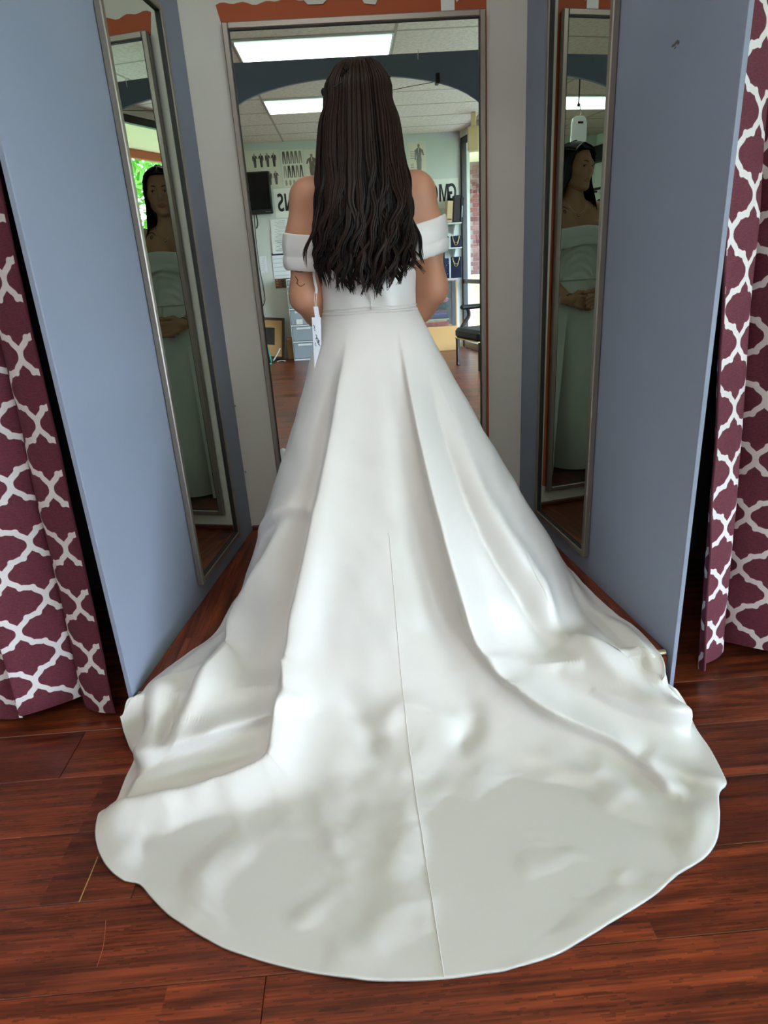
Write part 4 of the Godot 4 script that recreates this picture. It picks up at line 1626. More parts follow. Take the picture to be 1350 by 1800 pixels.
# ================================================================ curtains
func curtain(shift: float, called_label: String, x_from: float, x_to: float, slant: float, zc: float, phase: float, wave: float, amp: float, y0: float, y1: float):
	# a pleated panel printed with the trellis; x_from is the edge next to the blue panel
	var nu := 220
	var nv := 60
	var pts := PackedVector3Array()
	var uvs := PackedVector2Array()
	var nz := noise_of(int(absf(x_from) * 100), 1.4, 2)
	var sgn := signf(x_to - x_from)
	for j in nv:
		var v := float(j) / (nv - 1)
		var y := lerpf(y1, y0, v)
		var arc := 0.0
		var last := Vector3.ZERO
		for i in nu:
			var u := float(i) / (nu - 1)
			var s := u * absf(x_to - x_from)
			var k := s / wave * TAU + phase
			var am := amp * lerpf(.75, 1.1, v) * (1.0 + .25 * sin(s * 13.0 + 1.0))
			var sharp := sin(k) + .22 * sin(2.0 * k + .6)
			var x := x_from + sgn * (s + .028 * (sin(2.0 * k) - sin(2.0 * phase) * (1.0 - u)) * lerpf(.6, 1.0, v)) - slant * (y - y0) * (1.0 - .5 * u)
			var z := zc + am * sharp + .012 * nz.get_noise_2d(s * 3.0, y * 1.2)
			x = maxf(x, .880) if sgn > 0 else minf(x, -.728)
			var lift := .018 * sin(k + 1.0) * v * v
			var p := Vector3(x, y + lift, z)
			if i > 0: arc += p.distance_to(last)
			last = p
			pts.append(p)
			uvs.append(Vector2(arc / .172 + shift, -(y1 - y) / .172 + .3))
	var mb := MB.new()
	mb.grid(pts, nu, nv, false, uvs, sgn > 0)
	var o := thing("curtain", called_label, "curtain")
	part("panel", mb, M.trellis, o)
	# turned side hem and the bottom hem
	var edge := PackedVector3Array()
	for j in nv: edge.append(pts[j * nu] + Vector3(0, 0, -.003))
	mb = MB.new()
	mb.tube(edge, .004, 6)
	part("side_hem", mb, M.burgundy, o)
	mb = MB.new()
	mb.tube(PackedVector3Array([Vector3(x_from - sgn * .05 - slant * 2.1, y1 + .012, zc), Vector3(x_to, y1 + .012, zc)]), .012, 10)
	part("rod", mb, M.bronze, o)
	return o

func curtains():
	var tr := mat("trellis", Color.WHITE, .85)
	tr.albedo_texture = trellis_texture()
	tr.backlight_enabled = true
	tr.backlight = Color(.05, .03, .03)
	mat("burgundy", rgb(92, 36, 50), .85)
	curtain(.23, "burgundy curtain with white trellis print beside the left blue panel", -.798, -1.80, -.025, -1.665, 2.62, .30, .050, .030, 2.16)
	curtain(.24, "burgundy curtain with white trellis print beside the right blue panel", .968, 2.10, .066, -1.672, 1.15, .30, .075, .030, 2.16)
	# dark clothes behind the curtains; the left ones are added to darken the gap
	var cols := [rgb(26, 24, 28), rgb(34, 30, 36), rgb(20, 20, 22), rgb(40, 38, 44), rgb(28, 26, 24)]
	for k in 5:
		var at: Vector3 = [Vector3(-.93, 0, -2.05), Vector3(-1.21, 0, -2.12), Vector3(-1.52, 0, -2.1), Vector3(1.10, 0, -2.05), Vector3(1.38, 0, -2.15)][k]
		garment(at, 1.75 - .05 * (k % 3), .25, .24, .10, mat("dark_cloth_%d" % k, cols[k], .9), ["black coat added to darken the gap behind the left curtain next to the panel", "charcoal coat added to darken the gap behind the left curtain between black coats", "black gown added to darken the gap deepest behind the left curtain", "dark grey coat hung behind the right curtain next to the panel", "dark brown coat hung deepest behind the right curtain"][k], "dark clothes behind the curtains", .1 * k)
	for q in [[-.80, -1.78], [.90, 1.75]]:
		var mb := MB.new()
		mb.tube(PackedVector3Array([Vector3(q[0], 1.86, -2.1), Vector3(q[1], 1.86, -2.1)]), .014, 8)
		var o := part("clothes_rail", mb, M.bronze)
		tag(o, "dark metal clothes rail behind the " + ("left" if q[0] < 0 else "right") + " curtain", "rail")
	# unseen walls and tops added to keep the curtain gaps dark
	for q in [[-1.86, "wall_shade_left"], [2.14, "wall_shade_right"]]:
		var mb := MB.new()
		mb.box(Vector3(q[0] - .04, 0, WALL_Z), Vector3(q[0] + .0, 2.25, -1.5))
		struct(q[1], mb, M.blue, "")
	for q in [[-1.86, -.66], [.86, 2.14]]:
		var mb := MB.new()
		mb.box(Vector3(q[0], 2.25, WALL_Z), Vector3(q[1], 2.28, -1.5))
		struct("shade_top", mb, M.blue, "")

func garment(at: Vector3, top: float, low: float, w: float, d: float, m: Material, label: String, group: String, turn := 0.0):
	var o := thing("hanging_garment", label, "garment", at, turn, group)
	var nu := 48
	var nv := 26
	var pts := PackedVector3Array()
	var sd := at.x * 7.0 + at.z * 3.0
	for j in nv:
		var v := float(j) / (nv - 1)
		var y := lerpf(top, low, v)
		var sh := smoothstep(0.0, .10, v)
		for i in nu:
			var a := TAU * i / nu
			var hw := lerpf(.03, w * .5, sh) * (1.0 + .12 * v)
			var hd := lerpf(.025, d * .5, sh) * (1.0 + .25 * v)
			var rip := 1.0 + .10 * v * sin(a * 7.0 + sd + v * 1.5)
			pts.append(Vector3(cos(a) * hw * rip, y - .02 * sin(a * 3.0 + sd) * v, sin(a) * hd * rip))
	var mb := MB.new()
	mb.grid(pts, nu, nv, true)
	part("cloth", mb, m, o)
	mb = MB.new()
	mb.tube(smooth_path([Vector3(0, top - .01, 0), Vector3(0, top + .04, 0), Vector3(.018, top + .085, 0), Vector3(0, top + .112, 0), Vector3(-.02, top + .09, 0)], 5), .0022, 6)
	part("hanger_hook", mb, M.silver, o)
	return o

# ================================================================ what the mirrors show behind the camera
func m_z(px: float, py: float, z: float) -> Vector3:
	# a pixel of the centre mirror -> the point of the shop at depth z that it reflects
	var d := ray(px, py)
	var nn := Vector3(0, -.0036, 1).normalized()
	var t := (Vector3(0, 1.1, WALL_Z + .011) - EYE).dot(nn) / d.dot(nn)
	var p := EYE + d * t
	d = d - nn * 2.0 * d.dot(nn)
	return p + d * ((z - p.z) / d.z)

func bx(parent: Node, called: String, lo: Vector3, hi: Vector3, m: Material, b := .003, xf := Transform3D.IDENTITY) -> MeshInstance3D:
	var mb := MB.new()
	mb.bevel(lo, hi, b, xf)
	return part(called, mb, m, parent)

func ell(im: Image, cx: float, cy: float, rx: float, ry: float, col: Color):
	for y in range(maxi(0, int(cy - ry)), mini(im.get_height(), int(cy + ry) + 1)):
		for x in range(maxi(0, int(cx - rx)), mini(im.get_width(), int(cx + rx) + 1)):
			if pow((x - cx) / rx, 2.0) + pow((y - cy) / ry, 2.0) <= 1.0: im.set_pixel(x, y, col)

func taper(im: Image, x0: float, y0: float, w0: float, x1: float, y1: float, w1: float, col: Color):
	for y in range(maxi(0, int(y0)), mini(im.get_height(), int(y1) + 1)):
		var t := (y - y0) / maxf(y1 - y0, 1.0)
		var c := lerpf(x0, x1, t)
		var w := lerpf(w0, w1, t)
		for x in range(maxi(0, int(c - w)), mini(im.get_width(), int(c + w) + 1)): im.set_pixel(x, y, col)

func draw_man(im: Image, cx: float, top: float, h: float, col: Color, arm: int):
	ell(im, cx, top + h * .07, h * .045, h * .06, Color8(150, 128, 108))
	taper(im, cx, top + h * .13, h * .03, cx, top + h * .18, h * .11, col)
	taper(im, cx, top + h * .18, h * .115, cx, top + h * .42, h * .085, col)
	taper(im, cx, top + h * .42, h * .085, cx, top + h * .55, h * .10, col)
	taper(im, cx, top + h * .15, h * .012, cx, top + h * .30, h * .006, Color8(222, 216, 200))
	taper(im, cx - h * .045, top + h * .55, h * .05, cx - h * .035, top + h * .98, h * .032, col.lightened(.08))
	taper(im, cx + h * .045, top + h * .55, h * .05, cx + h * .04, top + h * .98, h * .032, col)
	for s in [-1, 1]:
		if s == arm: taper(im, cx + s * h * .12, top + h * .2, h * .03, cx + s * h * .17, top + h * .38, h * .026, col)
		else: taper(im, cx + s * h * .12, top + h * .2, h * .03, cx + s * h * .14, top + h * .52, h * .022, col)

func draw_trousers(im: Image, cx: float, top: float, h: float, col: Color):
	taper(im, cx, top, h * .10, cx, top + h * .2, h * .12, col)
	taper(im, cx - h * .06, top + h * .2, h * .065, cx - h * .12, top + h, h * .04, col)
	taper(im, cx + h * .06, top + h * .2, h * .065, cx + h * .12, top + h, h * .04, col.lightened(.12))

func sheet(called: String, label: String, category: String, x0: float, x1: float, y0: float, y1: float, z: float, im: Image, group := "", thick := .002) -> Node3D:
	# a flat printed sheet on the far wall, facing the mirrors
	var m := mat("print_" + label, Color.WHITE, .8)
	m.albedo_texture = tex(im)
	var mb := MB.new()
	var a := Vector3(maxf(x0, x1), y1, z)
	mb.quad(a, Vector3(minf(x0, x1), y1, z), Vector3(minf(x0, x1), y0, z), Vector3(maxf(x0, x1), y0, z), Vector2(0, 0), Vector2(1, 0), Vector2(1, 1), Vector2(0, 1), Vector3(0, 0, -1))
	var o := thing(called, label, category, Vector3.ZERO, 0, group)
	part("print", mb, m, o)
	bx(o, "paper", Vector3(minf(x0, x1), y0, z + .0004), Vector3(maxf(x0, x1), y1, z + thick), M.paper, .0003)
	return o

func letter(s: String, x: float, parent: Node):
	var tm := TextMesh.new()
	var f := SystemFont.new()
	f.font_names = PackedStringArray(["Droid Sans"])
	f.font_weight = 700
	tm.font = f
	tm.text = s
	tm.font_size = 64
	tm.pixel_size = .235 / 64.0 * 1.28
	tm.depth = .004
	tm.material = M.black
	var o := part_of("letter", tm, parent)
	o.transform = Transform3D(Basis(Vector3.UP, PI).scaled_local(Vector3(.62, 1, 1)), Vector3(x, 2.093, FAR_Z - .006))

func far_wall_things():
	mat("paper", rgb(236, 234, 224), .85)
	mat("gold", rgb(224, 196, 124), .3, .8)
	mat("navy", rgb(22, 26, 58), .8)
	mat("light_wood", rgb(214, 166, 104), .5)
	mat("clear_plastic", Color(.78, .82, .84, .35), .2).transparency = BaseMaterial3D.TRANSPARENCY_ALPHA
	mat("drawer_grey", rgb(150, 158, 162), .35)
	mat("cardboard", rgb(160, 124, 78), .9)
	mat("teal", rgb(40, 150, 132), .5)
	var zf := FAR_Z - .003
	# --- fashion plates
	var im := Image.create(260, 280, false, Image.FORMAT_RGB8)
	im.fill(Color8(226, 220, 200))
	for k in 4: draw_man(im, 42 + k * 46, 22, 104, [Color8(74, 68, 66), Color8(92, 84, 78), Color8(66, 62, 62), Color8(84, 76, 72)][k], 1 if k % 2 == 0 else -1)
	for k in 4: draw_man(im, 40 + k * 44, 152, 104, Color8(104, 96, 90), 1 if k % 2 == 1 else -1)
	sheet("fashion_poster", "beige poster with two rows of small men in suits above the television", "poster", -.815, -1.30, 2.28, 2.745, zf, im)
	im = Image.create(200, 300, false, Image.FORMAT_RGB8)
	im.fill(Color8(230, 224, 206))
	for k in 5: draw_trousers(im, 24 + k * 37, 12, 98, [Color8(150, 138, 120), Color8(128, 116, 100), Color8(120, 110, 98), Color8(100, 92, 82), Color8(92, 84, 78)][k])
	for k in 5: draw_trousers(im, 24 + k * 37, 126, 96, [Color8(84, 78, 72), Color8(140, 128, 110), Color8(70, 66, 64), Color8(60, 58, 58), Color8(170, 160, 146)][k])
	for k in 5: ell(im, 26 + k * 36, 264, 11, 24, Color8(168, 158, 140))
	sheet("fashion_poster", "beige poster with rows of trousers beside the suited men poster", "poster", -.505, -.80, 2.28, 2.73, zf, im)
	im = Image.create(160, 260, false, Image.FORMAT_RGB8)
	im.fill(Color8(228, 220, 200))
	for k in 2: draw_man(im, 44 + k * 66, 30, 196, Color8(120, 106, 92), 1)
	sheet("fashion_poster", "beige poster with two large suited figures beside the trousers poster", "poster", -.16, -.49, 2.30, 2.72, zf, im)
	im = Image.create(150, 260, false, Image.FORMAT_RGB8)
	im.fill(Color8(224, 216, 194))
	draw_man(im, 62, 14, 228, Color8(128, 122, 112), -1)
	for k in 5: taper(im, 118, 70 + k * 12, 20 - k * 2, 116, 72 + k * 12, 18, Color8(110, 104, 96))
	for k in 3: taper(im, 120, 160 + k * 13, 14, 120, 162 + k * 13, 12, Color8(110, 104, 96))
	sheet("fashion_poster", "beige poster of a single standing man in a suit by the window corner", "poster", .925, 1.165, 2.31, 2.74, zf, im)
	# --- the banner with black letters
	var bn := thing("shop_banner", "long cream banner with big black capital letters under the posters", "sign")
	bx(bn, "board", Vector3(-.95, 1.905, FAR_Z - .006), Vector3(1.60, 2.272, FAR_Z - .001), M.paper, .001)
	for q in [["G", 1.512], ["M", 1.398], ["C", 1.262], ["N", -.748], ["S", -.866]]: letter(q[0], q[1], bn)
	# --- television and its cables
	var tv := thing("television", "black flat television on the wall beneath the posters", "television")
	bx(tv, "housing", Vector3(-1.82, 1.962, FAR_Z - .10), Vector3(-.972, 2.482, FAR_Z - .045), M.black, .008)
	bx(tv, "screen", Vector3(-1.80, 2.02, FAR_Z - .103), Vector3(-.99, 2.462, FAR_Z - .099), mat("screen_glass", rgb(8, 8, 11), .12), .001)
	bx(tv, "wall_bracket", Vector3(-1.5, 2.12, FAR_Z - .045), Vector3(-1.3, 2.32, FAR_Z - .002), M.bronze, .003)
	bx(tv, "maker_mark", Vector3(-1.075, 1.985, FAR_Z - .1015), Vector3(-1.005, 1.993, FAR_Z - .0995), M.alu, .0005)
	var mb := MB.new()
	mb.tube(smooth_path([m_z(447, 376, FAR_Z - .04), m_z(450, 420, FAR_Z - .02), m_z(456, 470, FAR_Z - .02), m_z(462, 500, FAR_Z - .02), m_z(466, 527, FAR_Z - .02), m_z(460, 545, FAR_Z - .02), m_z(467, 562, FAR_Z - .02)], 6), .006, 6)
	part("cable", mb, M.black, tv)
	mb = MB.new()
	mb.tube(smooth_path([m_z(450, 376, FAR_Z - .06), m_z(453, 392, FAR_Z - .06), m_z(451, 402, FAR_Z - .06)], 4), .009, 6)
	part("cable", mb, M.black, tv)
	# --- papers
	im = Image.create(90, 120, false, Image.FORMAT_RGB8)
	im.fill(Color8(236, 236, 232))
	for k in 9: im.fill_rect(Rect2i(10, 12 + k * 11, 40 + (k * 17) % 28, 2), Color8(120, 120, 120))
	sheet("paper_sheet", "white typed sheet pinned just under the banner", "paper", -.80, -1.035, 1.70, 1.89, FAR_Z - .012, im, "", .003)
	im = im.duplicate()
	for k in 22: im.fill_rect(Rect2i(30, 4 + k * 5, 30 + (k * 13) % 24, 1), Color8(150, 150, 150))
	sheet("paper_sheet", "curling typed sheet between the banner sheet and the calendar", "paper", -.80, -1.045, 1.45, 1.72, FAR_Z - .020, im, "", .003)
	im = Image.create(120, 240, false, Image.FORMAT_RGB8)
	im.fill(Color8(232, 234, 234))
	im.fill_rect(Rect2i(0, 0, 120, 16), Color8(34, 32, 44))
	for k in 5: im.fill_rect(Rect2i(6, 38 + k * 28, 108, 2), Color8(120, 122, 130))
	im.fill_rect(Rect2i(2, 172, 116, 66), Color8(96, 84, 66))
	for k in 26: ell(im, 8 + (k * 41) % 104, 178 + (k * 29) % 54, 6 + k % 5, 5 + k % 4, [Color8(168, 132, 96), Color8(84, 96, 70), Color8(150, 72, 56), Color8(210, 204, 190), Color8(60, 52, 46)][k % 5])
	sheet("calendar", "wall calendar with dark header and small photo at its foot", "calendar", -.83, -1.065, .985, 1.46, FAR_Z - .010, im, "", .004)
	im = Image.create(60, 100, false, Image.FORMAT_RGB8)
	im.fill(Color8(232, 230, 232))
	for k in 16: im.fill_rect(Rect2i(6 + (k * 23) % 20, 6 + k * 6, 14 + (k * 11) % 18, 1), Color8(170, 150, 180))
	sheet("paper_note", "small pale note pinned beside the hanging cable", "paper", -1.15, -1.245, 1.21, 1.43, zf, im)
	# --- plastic drawers
	var dr := thing("drawer_tower", "tall white plastic drawer tower against the mint wall", "drawers", Vector3(-.70, 0, 4.25))
	var hh := [.245, .225, .225, .205, .10, .09]
	var yy := .02
	bx(dr, "base", Vector3(-.175, 0, -.165), Vector3(.175, .02, .165), M.white_plastic)
	for k in 6:
		var fr := bx(dr, "shelf_frame", Vector3(-.175, yy + hh[k] - .016, -.165), Vector3(.175, yy + hh[k], .165), M.white_plastic, .003)
		for s in [-1, 1]: bx(fr, "side_wall", Vector3(s * .175 - (.006 if s > 0 else 0.0), yy, -.16), Vector3(s * .175 + (.006 if s < 0 else 0.0), yy + hh[k] - .016, .16), M.white_plastic, .002)
		var d := bx(dr, "drawer", Vector3(-.164, yy + .006, -.158), Vector3(.164, yy + hh[k] - .022, .15), M.drawer_grey, .006)
		bx(d, "pull", Vector3(-.10, yy + hh[k] - .062, -.172), Vector3(.10, yy + hh[k] - .034, -.158), M.white_plastic, .003)
		yy += hh[k]
	bx(self, "tape_roll_box", Vector3(-.80, yy, 4.16), Vector3(-.70, yy + .04, 4.28), mat("blue_box", rgb(80, 130, 170), .6), .006)
	tag(get_node("tape_roll_box"), "small blue box lying on top of the drawer tower", "box")
	bx(self, "white_card", Vector3(-.79, .50, 4.080), Vector3(-.70, .57, 4.083), M.paper, .0005)
	tag(get_node("white_card"), "white card taped on a middle drawer of the tower", "card")
	# --- picture frame leaning on the wall
	var pf := thing("picture_frame", "brown picture frame with dark picture leaning on the wall", "picture frame", Vector3(-1.235, .02, 4.27))
	pf.rotation = Vector3(.16, 0, -.10)
	pf.position.y = .03
	for q in [[-.20, 0, -.165, .58], [.165, 0, .20, .58], [-.165, 0, .165, .035], [-.165, .545, .165, .58]]: bx(pf, "rail", Vector3(q[0], q[1], -.015), Vector3(q[2], q[3], .015), mat("frame_brown%d" % int(q[0] * 100 + q[1] * 10), rgb(70, 48, 34), .5), .004)
	bx(pf, "mat_board", Vector3(-.165, .035, -.006), Vector3(.165, .545, .002), mat("matboard", rgb(178, 140, 92), .9), .001)
	bx(pf, "picture", Vector3(-.10, .20, -.009), Vector3(.06, .44, -.006), mat("dark_picture", rgb(42, 34, 34), .5), .001)
	bx(self, "cardboard_box", Vector3(-.978, 0, 4.28), Vector3(-.885, .30, 4.42), M.cardboard, .004)
	tag(get_node("cardboard_box"), "small brown cardboard box between picture frame and drawer tower", "box")
	mb = MB.new()
	mb.tube(smooth_path([Vector3(-1.30, .52, 4.16), Vector3(-1.27, .34, 4.10), Vector3(-1.22, .16, 4.02), Vector3(-1.19, .02, 3.94), Vector3(-1.21, .012, 3.84), Vector3(-1.27, .014, 3.88)], 7), .011, 7)
	var st := part("teal_strap", mb, M.teal)
	tag(st, "teal strap trailing to the floor before the picture frame", "strap")
	mb = MB.new()
	mb.tube(smooth_path([Vector3(-1.17, .03, 4.02), Vector3(-1.11, .11, 4.05), Vector3(-1.06, .19, 4.08)], 5), .018, 8, .5)
	var pg := part("plastic_tube", mb, M.white_plastic)
	tag(pg, "white plastic tube leaning before the picture frame", "tube")
	mb = MB.new()
	mb.tube(smooth_path([Vector3(-1.12, .008, 4.06), Vector3(-1.06, .022, 4.05), Vector3(-1.0, .008, 4.06)], 5), .010, 8, .6)
	tag(part("plastic_hook", mb, M.white_plastic), "curved white plastic hook on the floor by the cardboard box", "hook")
	show_case()
	# --- armchair by the window
	armchair()
	# --- beige loudspeaker under the ceiling
	var sp := thing("wall_speaker", "beige box speaker hung under the ceiling by the window", "speaker", Vector3(1.60, 2.42, 3.25), .25)
	bx(sp, "cabinet", Vector3(-.07, 0, -.06), Vector3(.07, .26, .06), mat("beige", rgb(222, 198, 150), .6), .012)
	bx(sp, "grille", Vector3(-.058, .012, -.064), Vector3(.058, .248, -.059), mat("grille", rgb(206, 184, 138), .8), .004)
	bx(sp, "bracket", Vector3(-.03, .26, -.03), Vector3(.03, .41, .03), M.get("beige"), .004)

func show_case():
	var x0 := .25
	var x1 := 1.50
	var z0 := 4.08
	var z1 := FAR_Z - .012
	var c := thing("display_case", "light wood display case with glass front near the window", "display case")
	bx(c, "base", Vector3(x0, 0, z0), Vector3(x1, .345, z1), M.light_wood, .004)
	bx(c, "end_post", Vector3(x1 - .022, .345, z0), Vector3(x1, .955, z0 + .035), M.light_wood, .003)
	bx(c, "end_post", Vector3(x1 - .022, .345, z1 - .03), Vector3(x1, .955, z1), M.light_wood, .003)
	bx(c, "end_glass", Vector3(x1 - .014, .35, z0 + .036), Vector3(x1 - .010, .95, z1 - .031), M.pane, .0005)
	bx(c, "end_panel", Vector3(x0, .345, z0), Vector3(x0 + .022, .955, z1), M.light_wood, .003)
	bx(c, "corner_post", Vector3(x1 - .075, .345, z0 + .004), Vector3(x1 - .030, .945, z0 + .028), mat("post_grey", rgb(96, 94, 98), .5), .002)
	bx(c, "top", Vector3(x0, .955, z0), Vector3(x1, .985, z1), mat("case_top", rgb(206, 196, 200), .35), .003)
	bx(c, "shelf", Vector3(x0 + .022, .855, z0 + .03), Vector3(x1 - .03, .862, z1), M.shelf_glass, .001)
	bx(c, "back_panel", Vector3(x0 + .022, .345, z1 - .01), Vector3(x1 - .022, .955, z1), mat("case_back", rgb(70, 66, 70), .7), .001)
	bx(c, "glass_front", Vector3(x0 + .022, .35, z0 + .001), Vector3(x1 - .08, .95, z0 + .004), M.pane, .0005)
	# folded cloth inside
	var y := .352
	for q in [[.050, rgb(176, 44, 34), "red folded cloth at the bottom of the display case stack"], [.030, rgb(196, 172, 116), "gold patterned folded cloth above the red cloth"], [.014, rgb(230, 222, 200), "cream folded cloth above the gold cloth"], [.052, rgb(30, 38, 84), "navy folded cloth above the cream cloth"], [.034, rgb(104, 86, 170), "violet folded cloth above the navy cloth"], [.026, rgb(140, 52, 78), "wine red folded cloth above the violet cloth"], [.11, rgb(16, 16, 26), "thick black folded cloth in the display case"], [.085, rgb(236, 130, 150), "bright pink folded cloth on top of the black cloth"]]:
		var o := thing("folded_cloth", q[2], "cloth", Vector3(1.13, y, 4.25), 0, "folded cloths in the display case")
		var mb := MB.new()
		var w := .25 + .02 * sin(y * 60.0)
		var prof := PackedVector3Array()
		var m: Material = mat("cloth" + q[2], q[1], .75)
		var h: float = q[0]
		mb.bevel(Vector3(-w, .001, -.13), Vector3(w, h - .001, .13), h * .45)
		part("fold", mb, m, o)
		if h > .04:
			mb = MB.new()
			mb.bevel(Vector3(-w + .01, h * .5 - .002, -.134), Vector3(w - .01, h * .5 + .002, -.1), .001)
			part("crease", mb, M.black_soft, o)  # dark strip standing in for the shade inside the fold
		y += h
	# red trays of trinkets on the upper shelf
	for k in 2:
		var o := thing("jewel_tray", ["red jewellery tray at the window end of the glass shelf", "red jewellery tray further along the glass shelf"][k], "tray", Vector3(1.18 - k * .46, .863, 4.22))
		bx(o, "tray", Vector3(-.2, 0, -.11), Vector3(.2, .028, .11), mat("red_tray%d" % k, rgb(150, 44, 48), .7), .004)
		for i in 9:
			var mb := MB.new()
			ball(mb, Vector3(-.17 + i * .042, .034, -.06 + .05 * (i % 3)), .011)
			part("bead", mb, M.silver, o)
	# speckled navy card of pins on the case
	var im := Image.create(128, 128, false, Image.FORMAT_RGB8)
	im.fill(Color8(28, 38, 92))
	var r := RandomNumberGenerator.new()
	r.seed = 4
	for k in 900: im.set_pixel(r.randi() % 128, r.randi() % 128, Color8(190, 200, 226))
	for k in 60: ell(im, r.randi() % 128, r.randi() % 128, 2.4, 2.4, Color8(220, 226, 240))
	var pm := mat("pin_card", Color.WHITE, .6)
	pm.albedo_texture = tex(im)
	var pc := thing("pin_board", "navy board covered in small silver pins on the case", "board", Vector3(1.28, .986, 4.24), .06)
	bx(pc, "card", Vector3(-.17, 0, -.006), Vector3(.14, .265, .006), M.navy, .002)
	var mb := MB.new()
	mb.quad(Vector3(.14, .26, -.0068), Vector3(-.17, .26, -.0068), Vector3(-.17, .005, -.0068), Vector3(.14, .005, -.0068), Vector2(0, 0), Vector2(1, 0), Vector2(1, 1), Vector2(0, 1), Vector3(0, 0, -1))
	part("pins", mb, pm, pc)
	# white wall shelves by the corner with navy necklace stands
	for q in [[1.70, "white wall shelf holding the upright boxes"], [1.385, "pale wall shelf under the upper necklace stands"]]:
		var sh := thing("wall_shelf", q[1], "shelf", Vector3(1.40, q[0], FAR_Z))
		bx(sh, "board", Vector3(-.16, -.016, -.30), Vector3(.19, 0, -.006), M.white_plastic, .002)
		for s in [-.1, .12]: 
			mb = MB.new()
			mb.plate(PackedVector2Array([Vector2(0, 0), Vector2(.20, 0), Vector2(0, -.13)]), .006, Transform3D(Basis(Vector3(0, 0, -1), Vector3.UP, Vector3(1, 0, 0)), Vector3(s, -.016, -.006)))
			part("bracket", mb, M.white_plastic, sh)
	var spots := [[1.34, 1.387, 4.20, .15, "navy necklace stand on the pale shelf, wall side"], [1.52, 1.387, 4.22, .15, "navy necklace stand on the pale shelf, window side"], [1.27, 1.252, 4.20, .10, "low navy necklace stand before the pin board"], [1.50, .987, 4.12, .28, "tall navy necklace stand on the end of the case"]]
	for k in 4:
		var q: Array = spots[k]
		if k == 2: q[1] = .987
		var ns := thing("necklace_stand", q[4], "stand", Vector3(q[0], q[1], q[2] - (.07 if k == 2 else 0.0)), .2, "navy necklace stands")
		var hgt: float = q[3] if k != 2 else .36
		bx(ns, "board", Vector3(-.075, 0, -.01), Vector3(.075, hgt, .004), M.navy, .006, Transform3D(Basis(Vector3.RIGHT, .2), Vector3.ZERO))
		bx(ns, "foot", Vector3(-.06, 0, 0), Vector3(.06, .008, .07), M.navy, .002)
		for e in 2:
			mb = MB.new()
			var ch := PackedVector3Array()
			var w := .045 - e * .014
			for i in 17:
				var a := PI * i / 16.0
				ch.append(Vector3(cos(a) * w, hgt * .95 - .05 * e - sin(a) * (.085 - .02 * e), -.024 - (hgt * .95 - .05 * e) * .0) + Vector3(0, 0, .0))
			for i in 17: ch[i].z = -.018 - .2 * (hgt - ch[i].y) * -.0 + ch[i].y * .2 * 1.0 - .0
			mb.tube(ch, .0042, 6)
			part("necklace", mb, M.gold, ns)
	# boxes standing on the upper shelf
	for q in [[1.42, .075, .27, rgb(206, 180, 138), "tan upright carton on the white wall shelf", -.12], [1.518, .085, .335, rgb(44, 36, 36), "tall black upright carton between tan and narrow cartons", -.10], [1.592, .04, .30, rgb(34, 34, 44), "narrow black carton nearest the window with white print", -.10]]:
		var o := thing("upright_carton", q[4], "carton", Vector3(q[0], 1.701, FAR_Z - .20), 0, "cartons on the wall shelf")
		var xf := Transform3D(Basis(Vector3.BACK, q[5] * .6), Vector3.ZERO)
		bx(o, "carton", Vector3(-q[1] * .5, .006, -.10), Vector3(q[1] * .5, q[2], .10), mat("carton" + q[4], q[3], .6), .002, xf)
		if q[1] > .07 and q[2] < .3: bx(o, "sticker", Vector3(-q[1] * .4, .03, -.1015), Vector3(q[1] * .4, .05, -.0995), mat("sticker", rgb(120, 54, 60), .6), .0004, xf)
		if q[1] < .05: bx(o, "sticker", Vector3(-.006, .06, -.1015), Vector3(.004, .20, -.0995), M.white_plastic, .0004, xf)

func armchair():
	mat("dark_wood", rgb(52, 26, 20), .35)
	mat("black_leather", rgb(22, 24, 32), .45)
	# local: faces -x of the photograph's shop; x out of the front, z along the front edge
	var f0 := Vector3(1.28, 0, 2.67)
	var f1 := Vector3(1.447, 0, 2.09)
	var o := thing("armchair", "black leather armchair with dark wood legs by the window", "chair")
	var ez := (f1 - f0).normalized()
	var ex := Vector3.UP.cross(ez)          # towards the back of the chair
	if ex.x < 0: ex = -ex
	var basis3 := Basis(ex, Vector3.UP, ex.cross(Vector3.UP))
	var w := f0.distance_to(f1)
	o.transform = Transform3D(basis3, f0.lerp(f1, .5))
	var h := w * .5
	for q in [[0.0, -1], [0.0, 1], [.47, -1], [.47, 1]]:
		var mb := MB.new()
		mb.bevel(Vector3(q[0] - .022, 0, q[1] * h - .022), Vector3(q[0] + .022, .33, q[1] * h + .022), .006)
		part("leg", mb, M.dark_wood, o)
	bx(o, "seat", Vector3(-.04, .33, -h - .02), Vector3(.52, .455, h + .02), M.black_leather, .035)
	bx(o, "nail_trim", Vector3(-.036, .325, -h - .015), Vector3(.50, .337, h + .015), M.gold, .003)
	bx(o, "backrest", Vector3(.44, .45, -h), Vector3(.53, .98, h), M.black_leather, .035, Transform3D(Basis(Vector3.BACK, -.10), Vector3(.03, .02, 0)))
	for s in [-1, 1]:
		var mb := MB.new()
		mb.tube(smooth_path([Vector3(.05, .44, s * h), Vector3(.09, .50, s * h), Vector3(.15, .58, s * h), Vector3(.14, .66, s * h)], 5), .024, 8)
		var ar := part("arm", mb, M.dark_wood, o)
		mb = MB.new()
		mb.bevel(Vector3(.04, .655, s * h - .035), Vector3(.50, .71, s * h + .035), .02)
		part("arm_pad", mb, M.black_leather, ar)

